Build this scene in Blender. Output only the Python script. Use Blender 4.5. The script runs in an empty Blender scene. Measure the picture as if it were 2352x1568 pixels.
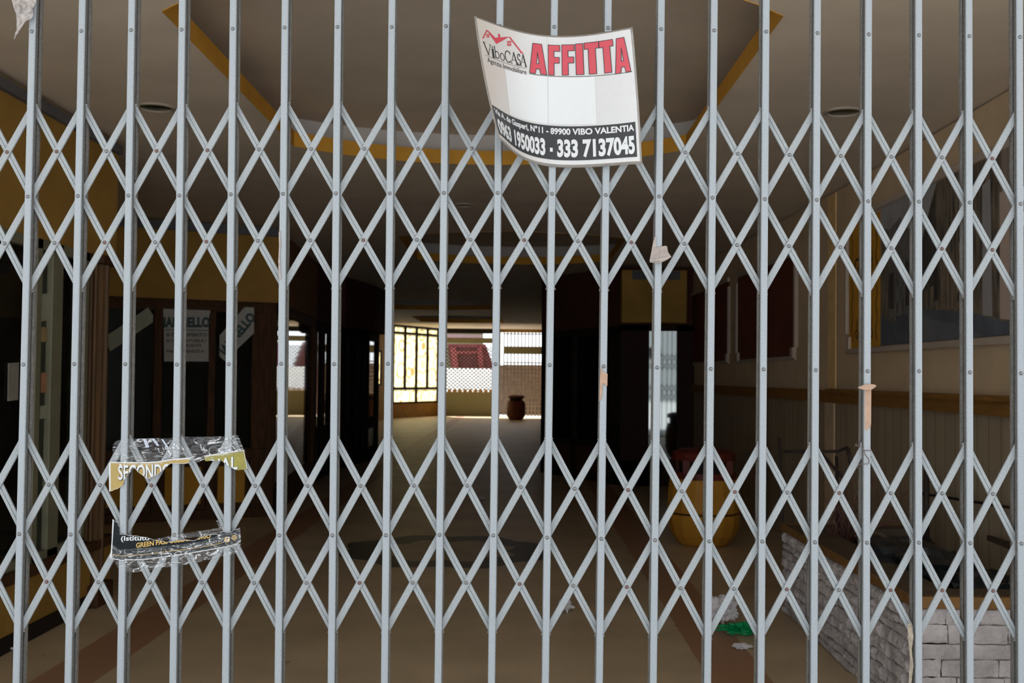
import bpy, bmesh, math, random
from math import pi, sin, cos, sqrt
from mathutils import Vector, Matrix, noise
from mathutils.geometry import tessellate_polygon
random.seed(11)
SC = bpy.context.scene
COL = SC.collection

# ------------------------------------------------------------------ camera
F = 2600.0                                  # focal length in pixels of a 2352 wide frame
EYE = Vector((0, 0, 1.5))
VPX, VPY, ROLL = 1195.0, 865.0, 0.0100      # where the hall's axis (+Y) meets the frame; camera roll
_y = Vector((VPX-1176, 784-VPY, -F)).normalized()
_z = Vector((ROLL, 1, 0)); _z = (_z - _z.dot(_y)*_y).normalized()
_x = _y.cross(_z)
CR = Vector((_x[0], _y[0], _z[0])); CU = Vector((_x[1], _y[1], _z[1])); CB = Vector((_x[2], _y[2], _z[2]))
cam = bpy.data.cameras.new('camera'); co = bpy.data.objects.new('camera', cam); COL.objects.link(co)
M = Matrix.Identity(4)
for i in range(3):
    M[i][0], M[i][1], M[i][2], M[i][3] = CR[i], CU[i], CB[i], EYE[i]
co.matrix_world = M
cam.sensor_width = 36; cam.lens = 36*F/2352
cam.clip_start = 0.05; cam.clip_end = 400
cam.dof.use_dof = True; cam.dof.focus_distance = 2.6; cam.dof.aperture_fstop = 10
SC.camera = co

# ------------------------------------------------------------------ light and exposure
W = bpy.data.worlds.new('hazy_sky'); SC.world = W; W.use_nodes = True
bg = W.node_tree.nodes['Background']
bg.inputs[0].default_value = (0.93, 0.975, 1.0, 1); bg.inputs[1].default_value = 0.75
sd = bpy.data.lights.new('sun', 'SUN'); sd.energy = 11.5; sd.angle = .02; sd.color = (1, .97, .92)   # behind the building: the gate is in its shade, the street is sunlit
so = bpy.data.objects.new('sun', sd); COL.objects.link(so); so.rotation_euler = Vector((.26, -.55, -.80)).to_track_quat('-Z', 'Y').to_euler(); so.location = (-10, 60, 40)
SC.view_settings.view_transform = 'Standard'; SC.view_settings.look = 'None'
SC.view_settings.gamma = 1; SC.view_settings.use_curve_mapping = False
SC.view_settings.exposure = 1.5
SC.cycles.max_bounces = 10; SC.cycles.diffuse_bounces = 6; SC.cycles.transparent_max_bounces = 16
SC.cycles.use_denoising = True

# ------------------------------------------------------------------ geometry helpers
def ray(px, py):
    return (px-1176)*CR + (784-py)*CU - F*CB
def at(px, py, Y):                            # the point of the plane y = Y seen there
    d = ray(px, py); return EYE + d*(Y/d.y)
def at_z(px, py, z):
    d = ray(px, py); return EYE + d*((z-EYE.z)/d.z)
def at_x(px, py, X):
    d = ray(px, py); return EYE + d*(X/d.x)
def at_wall(px, py, a, b):                    # on the vertical plane through plan points a, b
    d = ray(px, py); n = Vector((b[1]-a[1], a[0]-b[0])); 
    t = (a[0]*n.x + a[1]*n.y)/(d.x*n.x + d.y*n.y); return EYE + d*t

class MB:
    def __init__(s): s.v = []; s.f = []
    def face(s, pts):
        b = len(s.v); s.v += [Vector(p) for p in pts]; s.f.append(list(range(b, b+len(pts)))); return s
    def quadstrip(s, rows, close=False):
        b = len(s.v); n = len(rows[0])
        for r in rows: s.v += [Vector(p) for p in r]
        for i in range(len(rows)-1):
            for j in range(n if close else n-1):
                k = (j+1) % n
                s.f.append([b+i*n+j, b+i*n+k, b+(i+1)*n+k, b+(i+1)*n+j])
        return s
    def box(s, lo, hi):
        x0, y0, z0 = lo; x1, y1, z1 = hi
        p = [(x0,y0,z0),(x1,y0,z0),(x1,y1,z0),(x0,y1,z0),(x0,y0,z1),(x1,y0,z1),(x1,y1,z1),(x0,y1,z1)]
        return s.hexa(p)
    def hexa(s, p):
        b = len(s.v); s.v += [Vector(q) for q in p]
        for q in ((3,2,1,0),(4,5,6,7),(0,1,5,4),(1,2,6,5),(2,3,7,6),(3,0,4,7)): s.f.append([b+i for i in q])
        return s
    def wall(s, a, b, z0, z1, t):             # slab from plan a to b, thickness t to the left of a->b
        a = Vector(a); b = Vector(b); d = (b-a).normalized(); n = Vector((-d.y, d.x))*t
        c = [a, b, b+n, a+n]
        if t < 0: c = [b, a, a+n, b+n]
        return s.hexa([(q.x, q.y, z0) for q in c] + [(q.x, q.y, z1) for q in c])
    def prism(s, poly, d):                    # closed 3D polygon pushed along vector d
        d = Vector(d); poly = [Vector(p) for p in poly]; n = len(poly); b = len(s.v)
        s.v += poly + [p+d for p in poly]
        for t in tessellate_polygon([poly]):
            s.f.append([b+i for i in t]); s.f.append([b+n+i for i in reversed(t)])
        for i in range(n):
            j = (i+1) % n; s.f.append([b+i, b+j, b+n+j, b+n+i])
        return s
    def tube(s, pts, r, n=8, cap=True):
        pts = [Vector(p) for p in pts]; rows = []; up = None
        for i, p in enumerate(pts):
            t = (pts[min(i+1, len(pts)-1)] - pts[max(i-1, 0)])
            if t.length < 1e-9: t = Vector((0,0,1))
            t.normalize()
            if up is None: up = Vector((0,0,1)) if abs(t.z) < .9 else Vector((1,0,0))
            a = t.cross(up).normalized(); c = a.cross(t).normalized(); up = c
            rr = r[i] if isinstance(r, (list, tuple)) else r
            rows.append([p + rr*(cos(2*pi*k/n)*a + sin(2*pi*k/n)*c) for k in range(n)])
        s.quadstrip(rows, True)
        if cap:
            b = len(s.v); s.face(rows[0][::-1]); s.face(rows[-1])
        return s
    def lathe(s, prof, n=24, c=(0,0,0)):
        rows = [[(c[0]+r*cos(2*pi*k/n), c[1]+r*sin(2*pi*k/n), c[2]+z) for k in range(n)] for r, z in prof]
        s.quadstrip(rows, True); s.face(rows[0][::-1]); s.face(rows[-1]); return s
    def build(s, name, mat, parent=None, loc=(0,0,0), smooth=False, bevel=0):
        me = bpy.data.meshes.new(name); me.from_pydata([tuple(v-Vector(loc)) for v in s.v], [], s.f); me.update()
        bm = bmesh.new(); bm.from_mesh(me); bmesh.ops.remove_doubles(bm, verts=bm.verts, dist=1e-6)
        bmesh.ops.recalc_face_normals(bm, faces=bm.faces); bm.to_mesh(me); bm.free()
        me.materials.append(mat)
        if smooth:
            for p in me.polygons: p.use_smooth = True
        o = bpy.data.objects.new(name, me); COL.objects.link(o); o.location = loc
        if parent is not None:
            o.parent = parent
            o.location = Vector(loc) - wloc(parent)
        if bevel:
            m = o.modifiers.new('bevel', 'BEVEL'); m.width = bevel; m.segments = 2; m.limit_method = 'ANGLE'
        return o
def wloc(o):
    l = Vector(o.location)
    while o.parent: o = o.parent; l += Vector(o.location)
    return l
def tag(o, label=None, cat=None, group=None, kind=None):
    if label: o['label'] = label
    if cat: o['category'] = cat
    if group: o['group'] = group
    if kind: o['kind'] = kind
    return o
def thing(name, label, cat, loc=(0,0,0), group=None):
    o = bpy.data.objects.new(name, None); COL.objects.link(o); o.location = loc
    o.empty_display_size = .05
    return tag(o, label, cat, group)
def struct(o, label=None): return tag(o, label, None, None, 'structure')
def copy_tree(o, parent=None):
    c = o.copy(); COL.objects.link(c)
    if parent: c.parent = parent
    for ch in o.children: copy_tree(ch, c)
    return c

# ------------------------------------------------------------------ materials
def mat(name, col, rough=.7, var=.12, scale=8, bump=0, bscale=40, metal=0, spec=.3, stretch=None, col2=None, detail=6):
    m = bpy.data.materials.new(name); m.use_nodes = True; nt = m.node_tree; N = nt.nodes; L = nt.links
    b = N['Principled BSDF']; b.inputs['Roughness'].default_value = rough; b.inputs['Metallic'].default_value = metal
    b.inputs['Specular IOR Level'].default_value = spec
    tc = N.new('ShaderNodeTexCoord'); mp = N.new('ShaderNodeMapping'); L.new(tc.outputs['Object'], mp.inputs[0])
    if stretch: mp.inputs['Scale'].default_value = stretch
    nz = N.new('ShaderNodeTexNoise'); nz.inputs['Scale'].default_value = scale; nz.inputs['Detail'].default_value = detail
    L.new(mp.outputs[0], nz.inputs['Vector'])
    rp = N.new('ShaderNodeValToRGB'); e = rp.color_ramp.elements
    c2 = col2 or tuple(min(1, c*(1+var)) for c in col); c1 = tuple(c*(1-var) for c in col)
    e[0].position = .3; e[0].color = (*c1, 1); e[1].position = .7; e[1].color = (*c2, 1)
    L.new(nz.outputs['Fac'], rp.inputs[0]); L.new(rp.outputs[0], b.inputs['Base Color'])
    if bump:
        n2 = N.new('ShaderNodeTexNoise'); n2.inputs['Scale'].default_value = bscale; n2.inputs['Detail'].default_value = 5
        L.new(mp.outputs[0], n2.inputs['Vector'])
        bp = N.new('ShaderNodeBump'); bp.inputs['Strength'].default_value = bump; bp.inputs['Distance'].default_value = .01
        L.new(n2.outputs['Fac'], bp.inputs['Height']); L.new(bp.outputs[0], b.inputs['Normal'])
    return m

galv = mat('galvanised_paint', (.258,.283,.305), .5, .16, 420, .05, 300, 0, .4, detail=2)
galv2 = mat('galvanised_strip', (.255,.274,.288), .55, .14, 300, .08, 260, 0, .35, detail=3)
galvd = mat('shaded_channel', (.15,.143,.132), .6, .3, 160, .1, 200, 0, .3)  # shade inside the rear channels is put into this darker grey; tracks share it
rivm = mat('rivet_steel', (.17,.172,.175), .4, .3, 300, 0, 40, .3, .5)
rivr = mat('rusty_rivet', (.14,.085,.08), .6, .3, 500, 0, 40, .1, .3)
ochre = mat('ochre_paint', (.58,.29,.035), .75, .10, 5, .05, 90)
ochre2 = mat('ochre_wall', (.36,.205,.045), .75, .14, 3, .04, 60)
ceilm = mat('ceiling_plaster', (.72,.63,.52), .85, .07, 2, .03, 60)
domem = mat('dome_plaster', (.66,.58,.48), .85, .07, 2, .03, 60)
covem = mat('cove_grey', (.50,.48,.465), .8, .05, 3)
greyblue = mat('cornice_grey', (.12,.12,.13), .7, .15, 6)
wallb = mat('beige_wall', (.60,.46,.30), .8, .10, 3, .06, 50)
plain = mat('shell_wall', (.35,.30,.24), .85, .05, 2)
woodd = mat('dark_wood', (.075,.036,.018), .65, .35, 6, .05, 60, stretch=(6,6,.8), spec=.12)
woodm = mat('column_wood', (.115,.06,.024), .5, .3, 6, .05, 60, stretch=(8,8,.6))
darkf = mat('dark_frame', (.026,.02,.016), .75, .2, 6, spec=.08)
redf = mat('dark_red_fascia', (.085,.035,.028), .75, .15, 4, spec=.1)
redp = mat('dark_red_panel', (.15,.045,.028), .7, .2, 3, .05, 30)
alum = mat('pale_aluminium', (.21,.205,.14), .5, .1, 6)
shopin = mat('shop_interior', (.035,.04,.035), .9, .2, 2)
paperm = mat('white_paper', (.42,.41,.38), .8, .05, 20)
paperg = mat('greenish_paper', (.36,.38,.29), .8, .08, 20)
inkg = mat('green_ink', (.045,.085,.082), .7, .1, 30)
inkd = mat('grey_ink', (.12,.11,.11), .7, .1, 30)
inkb = mat('black_ink', (.022,.022,.025), .5, .1, 30)
railm = mat('rail_ochre_wood', (.25,.12,.03), .6, .2, 5, .05, 40, stretch=(8,1,8))
soilm = mat('dark_soil', (.035,.03,.025), .95, .5, 30, .8, 40)
blackp = mat('black_plastic', (.02,.022,.024), .35, .3, 20, .3, 30, 0, .5)
irond = mat('dark_iron', (.035,.025,.022), .6, .3, 20)
twigm = mat('dry_stem', (.10,.045,.035), .8, .3, 30)
binm = mat('bin_ochre', (.52,.25,.03), .55, .1, 5, .03, 60)
binr = mat('bin_red', (.13,.022,.017), .5, .2, 5)
bind = mat('bin_brown', (.17,.055,.03), .6, .2, 5)
binb = mat('bin_dark_gap', (.015,.013,.012), .8, .1, 5)
trash = mat('crumpled_white', (.68,.66,.68), .7, .1, 30, .2, 60)
greenb = mat('green_plastic', (.0,.28,.09), .4, .2, 30, .2, 60, 0, .5)
skinp = mat('brown_tape', (.33,.215,.15), .6, .12, 60, .1, 200)
scrapp = mat('dusty_tape', (.31,.265,.245), .6, .15, 120, .15, 200)
sheetw = mat('sign_white', (.455,.45,.45), .35, .02, 60, 0, 40, 0, .4)
redink = mat('sign_red', (.42,.05,.07), .4, .04, 60)
patchw = mat('white_patch', (.53,.535,.54), .4, .01, 60)
lamin = mat('laminate_edge', (.22,.20,.18), .3, .1, 60, 0, 40, 0, .5)
goldp = mat('gold_print', (.29,.195,.04), .4, .08, 60, 0, 40, 0, .5)
goldink = mat('gold_ink', (.46,.29,.07), .4, .05, 60)
whitei = mat('white_ink', (.50,.505,.51), .5, .02, 60)
blackpr = mat('black_print', (.010,.013,.015), .5, .1, 60, 0, 40, 0, .06)
stonew = mat('white_stone', (.52,.49,.50), .85, .25, 9, 1.0, 60, detail=10)
mortar = mat('stone_joint', (.17,.15,.14), .95, .2, 30, .4, 40)
capb = mat('planter_rim', (.10,.075,.05), .7, .2, 10, .1, 40)
metalg = mat('grille_metal', (.27,.23,.19), .6, .15, 20)
shutm = mat('shutter_slat', (.26,.235,.13), .55, .12, 20)
redpaint = mat('red_paint', (.17,.03,.032), .5, .1, 6)
reddark = mat('dark_red_boards', (.085,.012,.014), .6, .2, 6)
whitewall = mat('white_render', (.82,.82,.80), .8, .03, 2)
brownwall = mat('brown_stone', (.075,.055,.045), .85, .3, 6, .3, 20)
pave = mat('street_pavement', (.405,.415,.425), .9, .12, 3, .2, 30)
lensm = mat('downlight_lens', (.03,.04,.02), .25, .1, 10, 0, 40, 0, .5)
downr = mat('downlight_ring', (.42,.37,.30), .5, .05, 10)
mouldm = mat('pale_moulding', (.48,.40,.33), .6, .08, 8)

def glass(name, col=(.03,.04,.035), rough=.03, ior=1.3, dust=.06):
    m = bpy.data.materials.new(name); m.use_nodes = True; nt = m.node_tree; N = nt.nodes; L = nt.links
    N.remove(N['Principled BSDF']); out = N['Material Output']
    g = N.new('ShaderNodeBsdfGlossy'); g.inputs['Roughness'].default_value = rough; g.inputs['Color'].default_value = (.95,1,.97,1)
    t = N.new('ShaderNodeBsdfTransparent'); t.inputs['Color'].default_value = (*[min(1, .45+c*3) for c in col], 1)
    fr = N.new('ShaderNodeFresnel'); fr.inputs['IOR'].default_value = ior
    nz = N.new('ShaderNodeTexNoise'); nz.inputs['Scale'].default_value = 3
    d = N.new('ShaderNodeBsdfDiffuse'); d.inputs['Color'].default_value = (.35,.33,.27,1)
    ml = N.new('ShaderNodeMath'); ml.operation = 'MULTIPLY'; ml.inputs[1].default_value = dust; L.new(nz.outputs['Fac'], ml.inputs[0])
    m0 = N.new('ShaderNodeMixShader'); L.new(ml.outputs[0], m0.inputs[0]); L.new(t.outputs[0], m0.inputs[1]); L.new(d.outputs[0], m0.inputs[2])
    mx = N.new('ShaderNodeMixShader'); L.new(fr.outputs[0], mx.inputs[0]); L.new(m0.outputs[0], mx.inputs[1]); L.new(g.outputs[0], mx.inputs[2])
    L.new(mx.outputs[0], out.inputs[0]); return m
shopglass = glass('shop_glass'); dullglass = glass('dull_shop_glass', rough=.2, ior=1.1); dustglass = glass('dusty_green_glass', (.05,.07,.05), .15, 1.3, .9)
def mirror_glass():
    m = bpy.data.materials.new('dark_reflecting_glass'); m.use_nodes = True
    b = m.node_tree.nodes['Principled BSDF']; b.inputs['Base Color'].default_value = (.15,.165,.165,1); b.inputs['Metallic'].default_value = 1
    b.inputs['Roughness'].default_value = .03
    nz = m.node_tree.nodes.new('ShaderNodeTexNoise'); nz.inputs['Scale'].default_value = 1.2
    bp = m.node_tree.nodes.new('ShaderNodeBump'); bp.inputs['Strength'].default_value = .02
    m.node_tree.links.new(nz.outputs['Fac'], bp.inputs['Height']); m.node_tree.links.new(bp.outputs[0], b.inputs['Normal'])
    return m
mirglass = mirror_glass()
def tape_mat():
    m = bpy.data.materials.new('clear_tape'); m.use_nodes = True; nt = m.node_tree; N = nt.nodes; L = nt.links
    N.remove(N['Principled BSDF']); out = N['Material Output']
    g = N.new('ShaderNodeBsdfGlossy'); g.inputs['Roughness'].default_value = .12
    t = N.new('ShaderNodeBsdfTransparent'); d = N.new('ShaderNodeBsdfDiffuse'); d.inputs['Color'].default_value = (.45,.46,.49,1)
    tc = N.new('ShaderNodeTexCoord'); mp = N.new('ShaderNodeMapping'); mp.inputs['Scale'].default_value = (1,1,2.6); mp.inputs['Rotation'].default_value = (0,.25,0)
    L.new(tc.outputs['Object'], mp.inputs[0])
    nz = N.new('ShaderNodeTexNoise'); nz.inputs['Scale'].default_value = 11; nz.inputs['Detail'].default_value = 4; nz.inputs['Distortion'].default_value = 2.2
    L.new(mp.outputs[0], nz.inputs['Vector'])
    rp = N.new('ShaderNodeValToRGB'); e = rp.color_ramp.elements; e[0].position = .48; e[0].color = (.07,.07,.07,1); e[1].position = .50; e[1].color = (.7,.7,.7,1)
    e2 = e.new(.515); e2.color = (.09,.09,.09,1); e3 = e.new(.62); e3.color = (.10,.10,.10,1); e4 = e.new(.66); e4.color = (.6,.6,.6,1)
    L.new(nz.outputs['Fac'], rp.inputs[0])
    a = N.new('ShaderNodeMixShader'); a.inputs[0].default_value = .5; L.new(d.outputs[0], a.inputs[1]); L.new(g.outputs[0], a.inputs[2])
    b = N.new('ShaderNodeMixShader'); L.new(rp.outputs[0], b.inputs[0]); L.new(t.outputs[0], b.inputs[1]); L.new(a.outputs[0], b.inputs[2])
    bp = N.new('ShaderNodeBump'); bp.inputs['Strength'].default_value = .6; bp.inputs['Distance'].default_value = .01
    L.new(nz.outputs['Fac'], bp.inputs['Height']); L.new(bp.outputs[0], g.inputs['Normal'])
    L.new(b.outputs[0], out.inputs[0]); return m
tapem = tape_mat()

def math_n(nt, op, a, b=None, c=None):
    n = nt.nodes.new('ShaderNodeMath'); n.operation = op
    for i, x in enumerate((a, b, c)):
        if x is None: continue
        if isinstance(x, (int, float)): n.inputs[i].default_value = x
        else: nt.links.new(x, n.inputs[i])
    return n.outputs[0]
def mixc(nt, fac, c1, c2):
    n = nt.nodes.new('ShaderNodeMix'); n.data_type = 'RGBA'
    for i, x in ((0, fac), (6, c1), (7, c2)):
        if isinstance(x, tuple): n.inputs[i].default_value = (*x, 1)
        elif isinstance(x, (int, float)): n.inputs[i].default_value = x
        else: nt.links.new(x, n.inputs[i])
    return n.outputs[2]
def floor_mat():
    m = mat('floor_tiles', (.56,.44,.285), .45, .16, 1.6, .03, 30, 0, .35); nt = m.node_tree; N = nt.nodes; L = nt.links
    b = N['Principled BSDF']; base = b.inputs['Base Color'].links[0].from_socket
    tc = N.new('ShaderNodeTexCoord'); sx = N.new('ShaderNodeSeparateXYZ'); L.new(tc.outputs['Object'], sx.inputs[0])
    X, Y = sx.outputs[0], sx.outputs[1]
    def band(x0, x1): return math_n(nt, 'MULTIPLY', math_n(nt, 'GREATER_THAN', X, x0), math_n(nt, 'LESS_THAN', X, x1))
    bd = math_n(nt, 'MAXIMUM', band(-2.36,-2.05), band(.96,1.27))
    c = mixc(nt, bd, base, (.40,.225,.13))
    dx = math_n(nt, 'ADD', X, .62); dy = math_n(nt, 'ADD', Y, -9.8)
    r = math_n(nt, 'SQRT', math_n(nt, 'ADD', math_n(nt, 'MULTIPLY', dx, dx), math_n(nt, 'MULTIPLY', dy, dy)))
    an = math_n(nt, 'ARCTAN2', dy, dx)
    star = math_n(nt, 'MULTIPLY', math_n(nt, 'PINGPONG', math_n(nt, 'ADD', an, pi/8+pi), pi/8), .35)
    rr = math_n(nt, 'ADD', r, star)
    ring = math_n(nt, 'MULTIPLY', math_n(nt, 'GREATER_THAN', rr, .64), math_n(nt, 'LESS_THAN', rr, .97))
    c = mixc(nt, ring, c, (.07,.065,.06))
    inn = math_n(nt, 'LESS_THAN', rr, .64)
    c = mixc(nt, math_n(nt, 'MULTIPLY', inn, .45), c, (.15,.10,.06))
    br = N.new('ShaderNodeTexBrick'); br.offset = 0; br.inputs['Scale'].default_value = 1; br.inputs['Brick Width'].default_value = .33; br.inputs['Row Height'].default_value = .33
    br.inputs['Mortar Size'].default_value = .003; L.new(tc.outputs['Object'], br.inputs['Vector'])
    c = mixc(nt, math_n(nt, 'MULTIPLY', br.outputs['Fac'], .06), c, (.14,.10,.06))
    n2 = N.new('ShaderNodeTexNoise'); n2.inputs['Scale'].default_value = 7; n2.inputs['Detail'].default_value = 8; L.new(tc.outputs['Object'], n2.inputs['Vector'])
    sp = math_n(nt, 'GREATER_THAN', n2.outputs['Fac'], .72)
    c = mixc(nt, math_n(nt, 'MULTIPLY', sp, .6), c, (.08,.06,.045))
    L.new(c, b.inputs['Base Color']); return m
floorm = floor_mat()
def wains_mat():
    m = mat('wainscot_boards', (.36,.29,.20), .7, .12, 4, .03, 40, stretch=(1,1,.2)); nt = m.node_tree; N = nt.nodes; L = nt.links
    b = N['Principled BSDF']; base = b.inputs['Base Color'].links[0].from_socket
    tc = N.new('ShaderNodeTexCoord'); sx = N.new('ShaderNodeSeparateXYZ'); L.new(tc.outputs['Object'], sx.inputs[0])
    w = math_n(nt, 'FRACT', math_n(nt, 'MULTIPLY', sx.outputs[1], 6.2))
    g = math_n(nt, 'LESS_THAN', w, .07)
    L.new(mixc(nt, math_n(nt, 'MULTIPLY', g, .7), base, (.13,.10,.06)), b.inputs['Base Color']); return m
wainsm = wains_mat()
def stained_mat():
    m = bpy.data.materials.new('cream_glass'); m.use_nodes = True; nt = m.node_tree; N = nt.nodes; L = nt.links
    N.remove(N['Principled BSDF']); out = N['Material Output']
    tc = N.new('ShaderNodeTexCoord'); v = N.new('ShaderNodeTexVoronoi'); v.inputs['Scale'].default_value = 1.6; L.new(tc.outputs['Object'], v.inputs['Vector'])
    fr = math_n(nt, 'FRACT', math_n(nt, 'MULTIPLY', v.outputs['Distance'], 3.0))
    ln = math_n(nt, 'LESS_THAN', math_n(nt, 'ABSOLUTE', math_n(nt, 'SUBTRACT', fr, .5)), .09)
    nz = N.new('ShaderNodeTexNoise'); nz.inputs['Scale'].default_value = .8; L.new(tc.outputs['Object'], nz.inputs['Vector'])
    c = mixc(nt, nz.outputs['Fac'], (.84,.76,.50), (.84,.82,.67)); c = mixc(nt, math_n(nt, 'MULTIPLY', ln, .8), c, (.50,.31,.14))
    t = N.new('ShaderNodeBsdfTranslucent'); L.new(c, t.inputs[0]); d = N.new('ShaderNodeBsdfDiffuse'); L.new(c, d.inputs[0])
    tr = N.new('ShaderNodeBsdfTransparent'); tr.inputs[0].default_value = (.10,.09,.06,1)
    mx = N.new('ShaderNodeMixShader'); mx.inputs[0].default_value = .1; L.new(t.outputs[0], mx.inputs[1]); L.new(d.outputs[0], mx.inputs[2])
    m2 = N.new('ShaderNodeMixShader'); m2.inputs[0].default_value = .3; L.new(mx.outputs[0], m2.inputs[1]); L.new(tr.outputs[0], m2.inputs[2])
    L.new(m2.outputs[0], out.inputs[0]); return m
stained = stained_mat()

# ------------------------------------------------------------------ flat lettering helpers (2D)
def refine(v2, f, maxlen):
    bm = bmesh.new(); vs = [bm.verts.new((p[0], p[1], 0)) for p in v2]
    for t in f:
        try: bm.faces.new([vs[i] for i in t])
        except ValueError: pass
    bmesh.ops.triangulate(bm, faces=bm.faces)
    for _ in range(9):
        es = [e for e in bm.edges if e.calc_length() > maxlen]
        if not es: break
        bmesh.ops.subdivide_edges(bm, edges=es, cuts=1); bmesh.ops.triangulate(bm, faces=bm.faces)
    bm.verts.index_update()
    r = [(v.co.x, v.co.y) for v in bm.verts], [[v.index for v in fc.verts] for fc in bm.faces]
    bm.free(); return r
def text2d(s, box, bold=0.0, maxlen=None, shear=0):
    """text stretched to box (x0, ytop, x1, ybottom), y growing downward"""
    cu = bpy.data.curves.new('t', 'FONT'); cu.body = s; cu.size = 1; cu.offset = bold; cu.resolution_u = 4; cu.dimensions = '2D'; cu.fill_mode = 'FRONT'
    o = bpy.data.objects.new('t', cu); COL.objects.link(o); bpy.context.view_layer.update()
    me = bpy.data.meshes.new_from_object(o.evaluated_get(bpy.context.evaluated_depsgraph_get()))
    v = [(p.co.x, p.co.y) for p in me.vertices]; f = [list(p.vertices) for p in me.polygons]
    bpy.data.objects.remove(o); bpy.data.curves.remove(cu); bpy.data.meshes.remove(me)
    x0 = min(p[0] for p in v); x1 = max(p[0] for p in v); y0 = min(p[1] for p in v); y1 = max(p[1] for p in v)
    a, b, c, d = box
    v = [(a+(p[0]-x0)/(x1-x0)*(c-a), b+(y1-p[1])/(y1-y0)*(d-b)) for p in v]
    if shear: v = [(p[0], p[1]+shear*(p[0]-a)) for p in v]
    return refine(v, f, maxlen) if maxlen else (v, f)
def poly2d(pts, holes=(), maxlen=None):
    loops = [[Vector((p[0], p[1], 0)) for p in pts]] + [[Vector((p[0], p[1], 0)) for p in h] for h in holes]
    flat = [(p.x, p.y) for l in loops for p in l]
    f = [list(t) for t in tessellate_polygon(loops)]
    return refine(flat, f, maxlen) if maxlen else (flat, f)
def stroke2d(pts, w, close=False):
    v = []; f = []; n = len(pts); P = [Vector(p) for p in pts]
    for i in range(n if close else n-1):
        a, b = P[i], P[(i+1) % n]; d = b-a
        if d.length < 1e-9: continue
        d.normalize(); q = Vector((-d.y, d.x))*w/2; e = d*w/2; k = len(v)
        v += [tuple(a-e+q), tuple(b+e+q), tuple(b+e-q), tuple(a-e-q)]; f.append([k, k+1, k+2, k+3])
    return v, f
def join2d(*parts):
    v = []; f = []
    for pv, pf in parts:
        k = len(v); v += list(pv); f += [[i+k for i in t] for t in pf]
    return v, f
def inside(p, poly):
    x, y = p; r = False; j = len(poly)-1
    for i in range(len(poly)):
        xi, yi = poly[i]; xj, yj = poly[j]
        if (yi > y) != (yj > y) and x < (xj-xi)*(y-yi)/(yj-yi)+xi: r = not r
        j = i
    return r
def clip2d(vf, poly):
    v, f = vf
    return v, [t for t in f if inside((sum(v[i][0] for i in t)/len(t), sum(v[i][1] for i in t)/len(t)), poly)]
def lay(vf, fn, name, m, parent, smooth=False):
    v, f = vf; me = bpy.data.meshes.new(name); pl = wloc(parent) if parent else Vector()
    used = sorted({i for t in f for i in t}); mp = {k: i for i, k in enumerate(used)}
    me.from_pydata([tuple(fn(*v[k])-pl) for k in used], [], [[mp[i] for i in t] for t in f]); me.update(); me.materials.append(m)
    if smooth:
        for p in me.polygons: p.use_smooth = True
    o = bpy.data.objects.new(name, me); COL.objects.link(o)
    if parent: o.parent = parent
    return o

# =================================================================== THE SETTING
CZ, CZ2, YB, YF = 3.07, 3.30, 33.5, 42.8      # ceilings, break, far facade
GY = 2.6                                       # face of the gate
P0, P1 = (-2.74, 2.75), (-2.74, 7.62)
P2, P3, P4, P5, P6, P7 = (-4.1, 11.2), (-2.6, 12.0), (-2.86, 15.8), (-2.90, 18.0), (-2.66, 19.8), (-2.66, 21.3)
F0, F1, F2 = (-5.4, 28), (-4.46, 39.8), (-3.1, 42.8)
R0, R1, R2 = (2.6, 2.75), (2.6, 9.4), (2.42, 16.0)
B1, B2, B3, B4 = (1.42, 15.8), (.33, 17.9), (.80, 42.8), (.80, 42.8)

struct(MB().prism([(x, y, -.12) for x, y in [(-7.2, 2.4), (4.7, 2.4), (4.7, 43), (-3.15, 43), (-4.55, 39.8), (-5.0, 34), (-7.2, 34)]], (0, 0, .12)).build('floor', floorm))
struct(MB().box((-40, -40, -.2), (40, 2.38, -.01)).build('trim_1', pave), 'grey street pavement in front of the gate')
struct(MB().box((-40, 43.02, -.2), (40, 100, -.01)).box((-40, 30, -.2), (-7.4, 43.02, -.01)).box((-7.4, 34.05, -.2), (-3, 43.02, -.02)).build('trim_2', pave), 'grey street pavement beyond the far grille')

def dome_loop(x0, x1, y0, y1, bulge, n=14):
    c = (x0+x1)/2; h = (x1-x0)/2; pts = []
    R = (h*h+bulge*bulge)/(2*bulge); A = math.asin(h/R)
    for i in range(n+1):
        a = -A + 2*A*i/n; pts.append((c+R*sin(a), y0-(R*cos(a)-(R-bulge))))
    for i in range(n+1):
        a = A - 2*A*i/n; pts.append((c+R*sin(a), y1+(R*cos(a)-(R-bulge))))
    return pts
DOMES = [dome_loop(-1.57, 1.12, 4.85, 7.72, .62), dome_loop(-1.4, 1.18, 12.75, 15.2, .55), dome_loop(-3.6, -.68, 23.9, 26.3, .5), dome_loop(-2.9, -.5, 29.8, 32.6, .5)]
mb = MB()
loops = [[Vector((x, y, 0)) for x, y in ((-7.2, 2.4), (4.7, 2.4), (4.7, YB), (-7.2, YB))]] + [[Vector((x, y, 0)) for x, y in d] for d in DOMES]
flat = [(p.x, p.y, CZ) for l in loops for p in l]; mb.v = [Vector(p) for p in flat]; mb.f = [list(t) for t in tessellate_polygon(loops)]
struct(mb.build('ceiling', ceilm))
FOOT = [(-5.25, YB), (4.7, YB), (4.7, 43), (-3.15, 43), (-4.55, 39.8), (-5.05, YB)]
cl2 = MB().prism([(x, y, CZ2) for x, y in FOOT], (0, 0, .2)).box((-7.2, YB-.15, CZ+.01), (4.7, YB, CZ2+.2)); struct(cl2.build('ceiling', ceilm), 'raised cream ceiling at the far end')
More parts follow.
